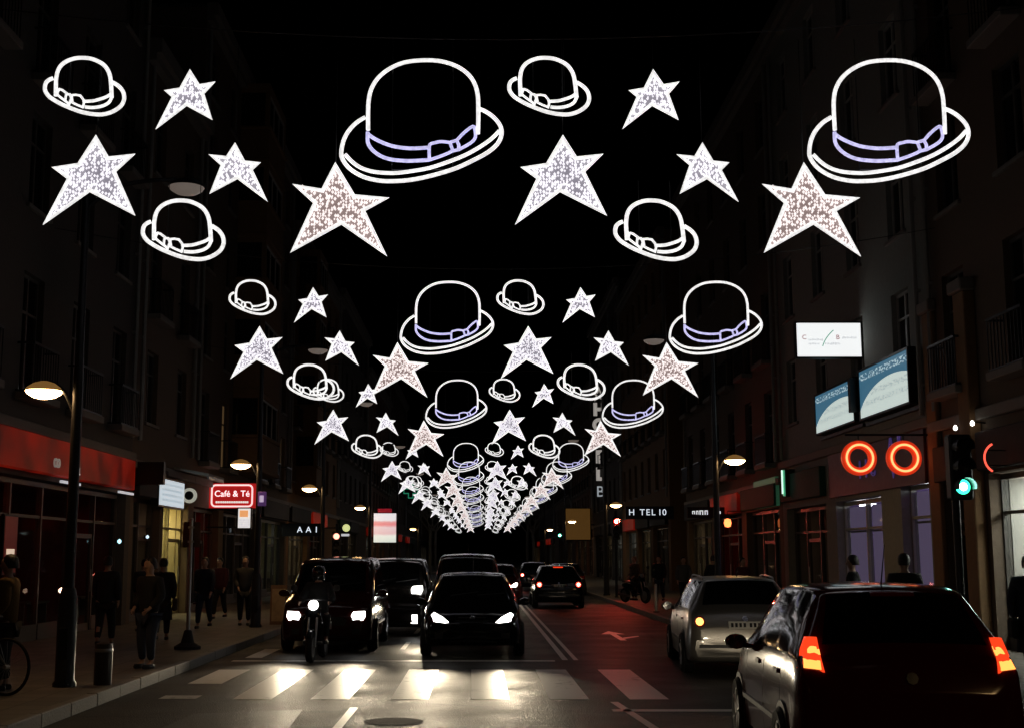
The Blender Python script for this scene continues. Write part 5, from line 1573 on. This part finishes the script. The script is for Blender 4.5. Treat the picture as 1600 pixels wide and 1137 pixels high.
for lab, u, v, e, r_ in (('small warm lamp on the red wall of the red fascia shop', 97, 922, emit('warm_bulb', (1, .62, .42), 5), .05),
                         ('small bluish lamp in the dark end of the red fascia shop', 188, 845, emit('teal_bulb', (.45, .85, .95), 2), .045),
                         ('small pale lamp on the narrow dark shop front', 232, 838, emit('pale_bulb', (.7, .9, 1), 1.2), .04)):
    p = at_x(u, v, FL + .12)
    w_ = thing('wall_lamp', lab, 'lamp', (FL + .003, p.y, p.z), 0, 'small lamps on the shop fronts')
    put('bracket', MB().box((0, -.03, -.05), (.05, .03, .05), .008), FRAME_K, w_)
    put('bulb', MB().lathe([(0, -r_ * 1.3), (r_, -r_ * .5), (r_, r_ * .5), (0, r_ * 1.3)], (.05 + r_, 0, 0), 'Z', 12), e, w_, True)
p = at_x(14, 850, FL + .05)
w_ = thing('wall_poster', 'small dim red and white lit poster at the near end of the red fascia shop', 'sign', (FL + .003, p.y, p.z))
put('cabinet', MB().box((0, -.35, -.55), (.07, .35, .55), .01), FRAME_K, w_)
put('lit_face', MB().box((.071, -.31, -.51), (.078, .31, .51)), emit('dim_red_poster', (.45, .06, .05), .05), w_)
put('bright_bar', MB().box((.079, -.2, -.32), (.084, .2, -.22)).box((.079, -.2, -.18), (.084, .2, -.08)), emit('cream_bar', (1, .75, .55), .6), w_)
c = at_y(363.5, 774, 41.4)
r, yf = hang_box('coffee_sign', 'red lit sign reading Café & Té in a white rounded border', c.x, 41.4, c.z, 1.72, .86, FL, RED_E, mat('red_cabinet', (.3, .01, .01), .4, var=.15))
def rrect(w, h, rad, y, n=5):
    out = []
    for cx, cz, a0 in ((w / 2 - rad, h / 2 - rad, 0), (-w / 2 + rad, h / 2 - rad, 90), (-w / 2 + rad, -h / 2 + rad, 180), (w / 2 - rad, -h / 2 + rad, 270)):
        for k in range(n): a = R(a0 + 90 * k / (n - 1)); out.append((cx + rad * math.cos(a), y, cz + rad * math.sin(a)))
    return out
put('border', MB().tube(rrect(1.30, .68, .12, yf - .012), .026, 6, True), emit('pinkish_border', (1, .80, .78), .95), r, True)
face_text('lettering', 'Café & Té', .275, WHITE_L, r, (0, yf - .006, .06), depth=.006)
m = MB(); x = -.52
while x < .5:
    wl = random.uniform(.03, .06); m.box((x, yf - .01, -.235), (x + wl, yf - .002, -.175)); x += wl + .014
put('small_lettering', m, emit('greenish_print', (.85, .95, .88), .85), r, kind='stuff')
c = at_y(382.5, 809, 41.0)
r, yf = hang_box('poster_box', 'small white lit poster box with orange picture under the coffee sign', c.x, 41.0, c.z, .46, .68, FL, emit('cream_poster', (.95, .92, .88), .8))
put('picture', MB().box((-.15, yf - .004, .04), (.12, yf - .001, .25)), emit('orange_print', (.95, .42, .16), .8), r)
m = MB()
for z in (-.06, -.13, -.2, -.26):
    x = -.15
    while x < .15:
        wl = random.uniform(.02, .05); m.box((x, yf - .004, z - .018), (x + wl, yf - .001, z + .018)); x += wl + .015
put('print_strokes', m, emit('lilac_print', (.62, .58, .68), .7), r, kind='stuff')
c = at_y(405, 780, 32.2)
ps = thing('small_sign', 'small purple and white plate on the lamp post by the coffee sign', 'sign', (-5.22, 30.70, 3.15))
put('plate', MB().box((-.08, -.03, -.17), (.12, 0, .17), .008), emit('purple_plate', (.35, .15, .55), .12), ps); put('symbol', MB().box((-.04, -.036, -.08), (.06, -.031, .08), .002), emit('lilac_symbol', (.9, .7, .95), .5), ps)

# shop letters farther along on the left
c = at_y(472, 826, 56)
s = thing('shop_letters', 'pale blue-white lit letters above the dark shop before the poster panel', 'sign', (c.x + .2, 56, c.z))
put('backboard', MB().box((-1.1, 0, -.3), (.7, .08, .25), .01), DARK_F, s); put('bracket', MB().box((-1.1, .02, -.05), (FL - c.x - .2, .06, .05)), FRAME_K, s)
for t, x in (('A', -.3), ('A', .08), ('I', .42)):
    face_text('letter', t, .36, emit('bluish_letters', (.80, .90, 1.0), 1.0), s, (x, -.008, -.03), depth=.008)
c = at_y(541, 824, 66)
s = thing('round_sign', 'pale yellow-green glowing round sign on the ochre building', 'sign', (c.x, 66, c.z))
put('disc', MB().lathe([(0, -.06), (.17, -.06), (.19, -.04), (.19, .04), (0, .05)], (0, 0, 0), 'Y', 24), emit('lime_disc', (.85, .92, .38), .75), s, True)
put('bracket', MB().box((FL - c.x, -.02, -.03), (-.185, .02, .03)), FRAME_K, s)
put('under_plate', MB().box((-.28, -.03, -.42), (.16, .03, -.30), .006), emit('white_plate', (.8, .82, .85), .6), s)

c = at_y(602, 822, 60.0)
ps = thing('advertising_sign', 'white and red backlit poster panel on a kerbside post', 'sign', (c.x, 60, .14))
h0, h1 = at_y(602, 848, 60).z - .14, at_y(602, 800, 60).z - .14
put('post', MB().box((-.75, -.06, 0), (-.63, .06, h1 + .3), .01), IRON, ps)
put('cabinet', MB().box((-.57, -.08, h0), (.55, .08, h1), .02), FRAME_K, ps); put('bracket', MB().box((-.63, -.03, h1 - .3), (-.57, .03, h1 - .22)).box((-.63, -.03, h0 + .2), (-.57, .03, h0 + .28)), IRON, ps)
def poster_mat():
    m = mat('backlit_poster', (.8, .8, .8), .4); nt = m.node_tree; b = nt.nodes['Principled BSDF']
    tc = nt.nodes.new('ShaderNodeTexCoord'); sx = nt.nodes.new('ShaderNodeSeparateXYZ'); nt.links.new(tc.outputs['Generated'], sx.inputs[0])
    cr = nt.nodes.new('ShaderNodeValToRGB'); e = cr.color_ramp.elements
    e[0].position = 0; e[0].color = (.62, .70, .62, 1); e[1].position = 1; e[1].color = (.75, .74, .78, 1)
    for p, cc in ((.22, (.75, .78, .72, 1)), (.30, (.70, .45, .48, 1)), (.52, (.72, .55, .58, 1)), (.60, (.72, .18, .22, 1)), (.70, (.70, .28, .30, 1)), (.76, (.75, .72, .76, 1))):
        el = e.new(p); el.color = cc
    nz = nt.nodes.new('ShaderNodeTexNoise'); nz.inputs['Scale'].default_value = 7; nt.links.new(tc.outputs['Generated'], nz.inputs['Vector'])
    ad = nt.nodes.new('ShaderNodeMath'); ad.operation = 'MULTIPLY_ADD'; ad.inputs[1].default_value = .12; nt.links.new(nz.outputs['Fac'], ad.inputs[0]); nt.links.new(sx.outputs['Z'], ad.inputs[2])
    sb = nt.nodes.new('ShaderNodeMath'); sb.operation = 'SUBTRACT'; sb.inputs[1].default_value = .06; nt.links.new(ad.outputs[0], sb.inputs[0]); nt.links.new(sb.outputs[0], cr.inputs['Fac'])
    nt.links.new(cr.outputs['Color'], b.inputs['Emission Color']); b.inputs['Emission Strength'].default_value = .95
    return m
put('poster', MB().box((-.53, -.094, h0 + .04), (.51, -.082, h1 - .04)), poster_mat(), ps)
put('red_header', MB().box((-.35, -.09, h1), (.3, .05, h1 + .18), .02), emit('red_header', (.6, .02, .05), .25), ps)

# pharmacy cross far left, and pharmacy box on the right
def cross(label, x, y, z, wallx, size, e):
    r = thing('pharmacy_cross', label, 'sign', (x, y, z))
    a = size
    poly = [(-a / 3, -a), (a / 3, -a), (a / 3, -a / 3), (a, -a / 3), (a, a / 3), (a / 3, a / 3), (a / 3, a), (-a / 3, a), (-a / 3, a / 3), (-a, a / 3), (-a, -a / 3), (-a / 3, -a / 3)]
    put('cabinet', MB().prism([(p, 0, q) for p, q in poly], (0, .15, 0)), FRAME_K, r)
    put('neon_outline', MB().tube([(p * .85, -.02, q * .85) for p, q in poly], .05, 6, True), e, r)
    put('bracket', MB().box((0, .05, -.03), (wallx - x, .1, .03)), FRAME_K, r)
cross('dim green pharmacy cross far along the red fascia side', -6.9, 128, 8.2, FL, .8, emit('dim_green', (.04, .45, .25), .35))
GR = emit('pharmacy_green', (.10, .55, .30), .5)
c = at_y(1247, 754, 38.0)
r, yf = hang_box('pharmacy_box', 'dark box sign with glowing green edge on the pharmacy building', c.x, 38.0, c.z, .80, .80, FR, mat('dark_green_face', (.01, .035, .02), .3))
put('green_tube', MB().cyl((-.47, 0, -.32), (-.47, 0, .38), .022, n=8), emit('pale_green_tube', (.75, 1.0, .88), 1.1), r)
put('side_light', MB().box((-.44, -.07, -.38), (-.402, .07, .38)), GR, r)
lw = thing('green_lit_panel', 'green glowing panel on the facade beyond the pharmacy box sign', 'sign', (FR - .003, 39.9, 3.35))
put('panel', MB().box((0, 0, 0), (-.12, 3.2, .9), .01), emit('green_wall_panel', (.10, .34, .18), .12), lw)

c = at_y(1137, 816, 45)
s = thing('red_lantern', 'small glowing red and amber lantern hung on the brown building', 'lamp', (c.x, 45, c.z))
put('lantern', MB().lathe([(0, -.16), (.10, -.13), (.13, 0), (.10, .12), (0, .15)], (0, 0, 0), 'Z', 14), mat('amber_lantern', (.8, .3, .1), .4, emit=(1, .22, .06), strength=3.2), s, True)
put('bracket', MB().cyl((0, 0, .15), (0, 0, .4), .01, n=6).box((0, -.015, .39), (FR - c.x, .015, .42)), FRAME_K, s)
c = at_y(1095, 800, 48)
s = thing('small_lettering_sign', 'short row of small white lit letters beside the red lantern', 'sign', (c.x, 48, c.z))
put('backboard', MB().box((-.5, 0, -.2), (2.2, .06, .2), .01), DARK_F, s); put('bracket', MB().box((2.2, .01, -.03), (FR - c.x, .05, .03)), FRAME_K, s)
m = MB()
for x, w, h in ((-.32, .10, .12), (-.18, .09, .14), (-.05, .14, .16), (.14, .12, .16), (.62, .12, .1), (1.45, .16, .08), (1.9, .14, .1)):
    m.box((x, -.012, -h / 2), (x + w * .3, -.002, h / 2)); m.box((x + w * .3, -.012, h / 2 - .035), (x + w, -.002, h / 2)); m.box((x + w * .7, -.012, -h / 2), (x + w, -.002, h / 2 - .035))
put('print_strokes', m, emit('white_strokes', (.85, .88, .9), .8), s, kind='stuff')

# hotel signs
c = at_y(1008, 800, 62.9)
s = thing('hotel_canopy_sign', 'white lit letters H TEL 10 on a dark canopy board', 'sign', (c.x, 62.9, c.z))
put('backboard', MB().box((-.95, 0, -.32), (1.4, .1, .30), .02), mat('navy_board', (.01, .015, .05), .4), s)
put('bracket', MB().box((1.4, .02, -.05), (FR - c.x, .08, .05)).box((FR - c.x - .1, .08, -.05), (FR - c.x + .1, .14, .05)), FRAME_K, s)
for t, x in (('H', -.66), ('T', -.14), ('E', .14), ('L', .40), ('1', .72), ('0', .94)):
    face_text('letter', t, .42, emit('hotel_letters', (.82, .90, 1.0), .9), s, (x, -.008, 0), depth=.008)
c0 = at_y(938, 768, 98)
s = thing('vertical_hotel_sign', 'tall vertical sign of grey outlined letters spelling HOTEL B', 'sign', (c0.x, 98, c0.z))
tops = {'H': 640, 'O': 664, 'T': 689, 'E': 714, 'L': 741, 'B': 768}
GREYN = emit('grey_neon', (.80, .74, .68), .34); GREYB = emit('grey_blue_letter', (.62, .68, .72), .42)
put('mast', MB().box((.62, .05, -.8), (.72, .15, 8.4)), FRAME_K, s); put('bracket', MB().box((.72, .07, 7.0), (FR - c0.x, .13, 7.1)).box((.72, .07, .5), (FR - c0.x, .13, .6)), FRAME_K, s)
for t, v in tops.items():
    z = at_y(938, v, 98).z - c0.z
    face_text('letter', t, 1.25 if t != 'B' else 1.15, GREYB if t == 'B' else GREYN, s, (0, 0, z), depth=.05, outline=0.0 if t == 'B' else .085)
    put('letter_arm', MB().box((.35, .06, z - .03), (.62, .1, z + .03)), FRAME_K, s)
poly = []
for k in range(10): a = R(90 + 36 * k); rr = .5 if k % 2 == 0 else .2; poly.append((rr * math.cos(a), 0, rr * math.sin(a) + at_y(938, 616, 98).z - c0.z))
put('crown_star', MB().tube(poly, .06, 6, True), GREYN, s)

# amber lit hoarding far right
c = at_y(903, 818, 105)
s = thing('lit_hoarding', 'dim amber hoarding far along the street past the hotel sign', 'sign', (c.x, 105, c.z))
put('panel', MB().box((-1.0, 0, -1.25), (1.0, .12, 1.25), .03), mat('amber_hoarding', (.3, .16, .05), .6, emit=(.55, .26, .06), strength=.10, var=.3, scale=1.2), s)
put('frame', MB().box((-1.08, -.02, -1.33), (1.08, .1, -1.252)).box((-1.08, -.02, 1.252), (1.08, .1, 1.33)).box((-1.08, -.02, -1.252), (-1.002, .1, 1.252)).box((1.002, -.02, -1.252), (1.08, .1, 1.252)), FRAME_K, s)
put('bracket', MB().box((1.08, .02, -.1), (FR - c.x, .08, 0)), FRAME_K, s)

# bare street trees far down the street
def tree(label, x, y, h):
    root = thing('bare_tree', label, 'tree', (x, y, .14), random.uniform(0, 6), 'bare street trees far down the street')
    BARK = mat('pale_bark', (.26, .24, .2), .8, bump=.5, scale=12, var=.3)
    put('trunk', MB().tube(catmull([(0, 0, -.05), (.06, .03, h * .3), (-.05, 0, h * .55)], 4), .17, 8), BARK, root, True)
    m = MB()
    def limb(p, d, l, r, k):
        q = p + d * l; m.cyl(p, q, r, r * .55, 6, False)
        if k == 0: return
        for _ in range(3):
            e = (d + Vector((random.uniform(-.7, .7), random.uniform(-.7, .7), random.uniform(0, .5)))).normalized()
            limb(p + d * l * random.uniform(.7, 1), e, l * random.uniform(.55, .75), r * .55, k - 1)
    for a in range(4):
        limb(Vector((-.05, 0, h * .54)), Vector((math.cos(a * 1.6), math.sin(a * 1.6), 1.3)).normalized(), h * .22, .09, 3)
    put('crown', m, BARK, root, True)
for i, (x, y, h) in enumerate(((-3.9, 132, 7.5), (-4.0, 150, 8), (4.2, 136, 7.5), (4.3, 155, 8))):
    tree(('bare tree at the far red fascia kerb, the first of two', 'bare tree at the far red fascia kerb, the second of two', 'bare tree at the far spectacles shop kerb, the first of two', 'bare tree at the far spectacles shop kerb, the second of two')[i], x - (1.2 if x < 0 else -1.4), y, h)
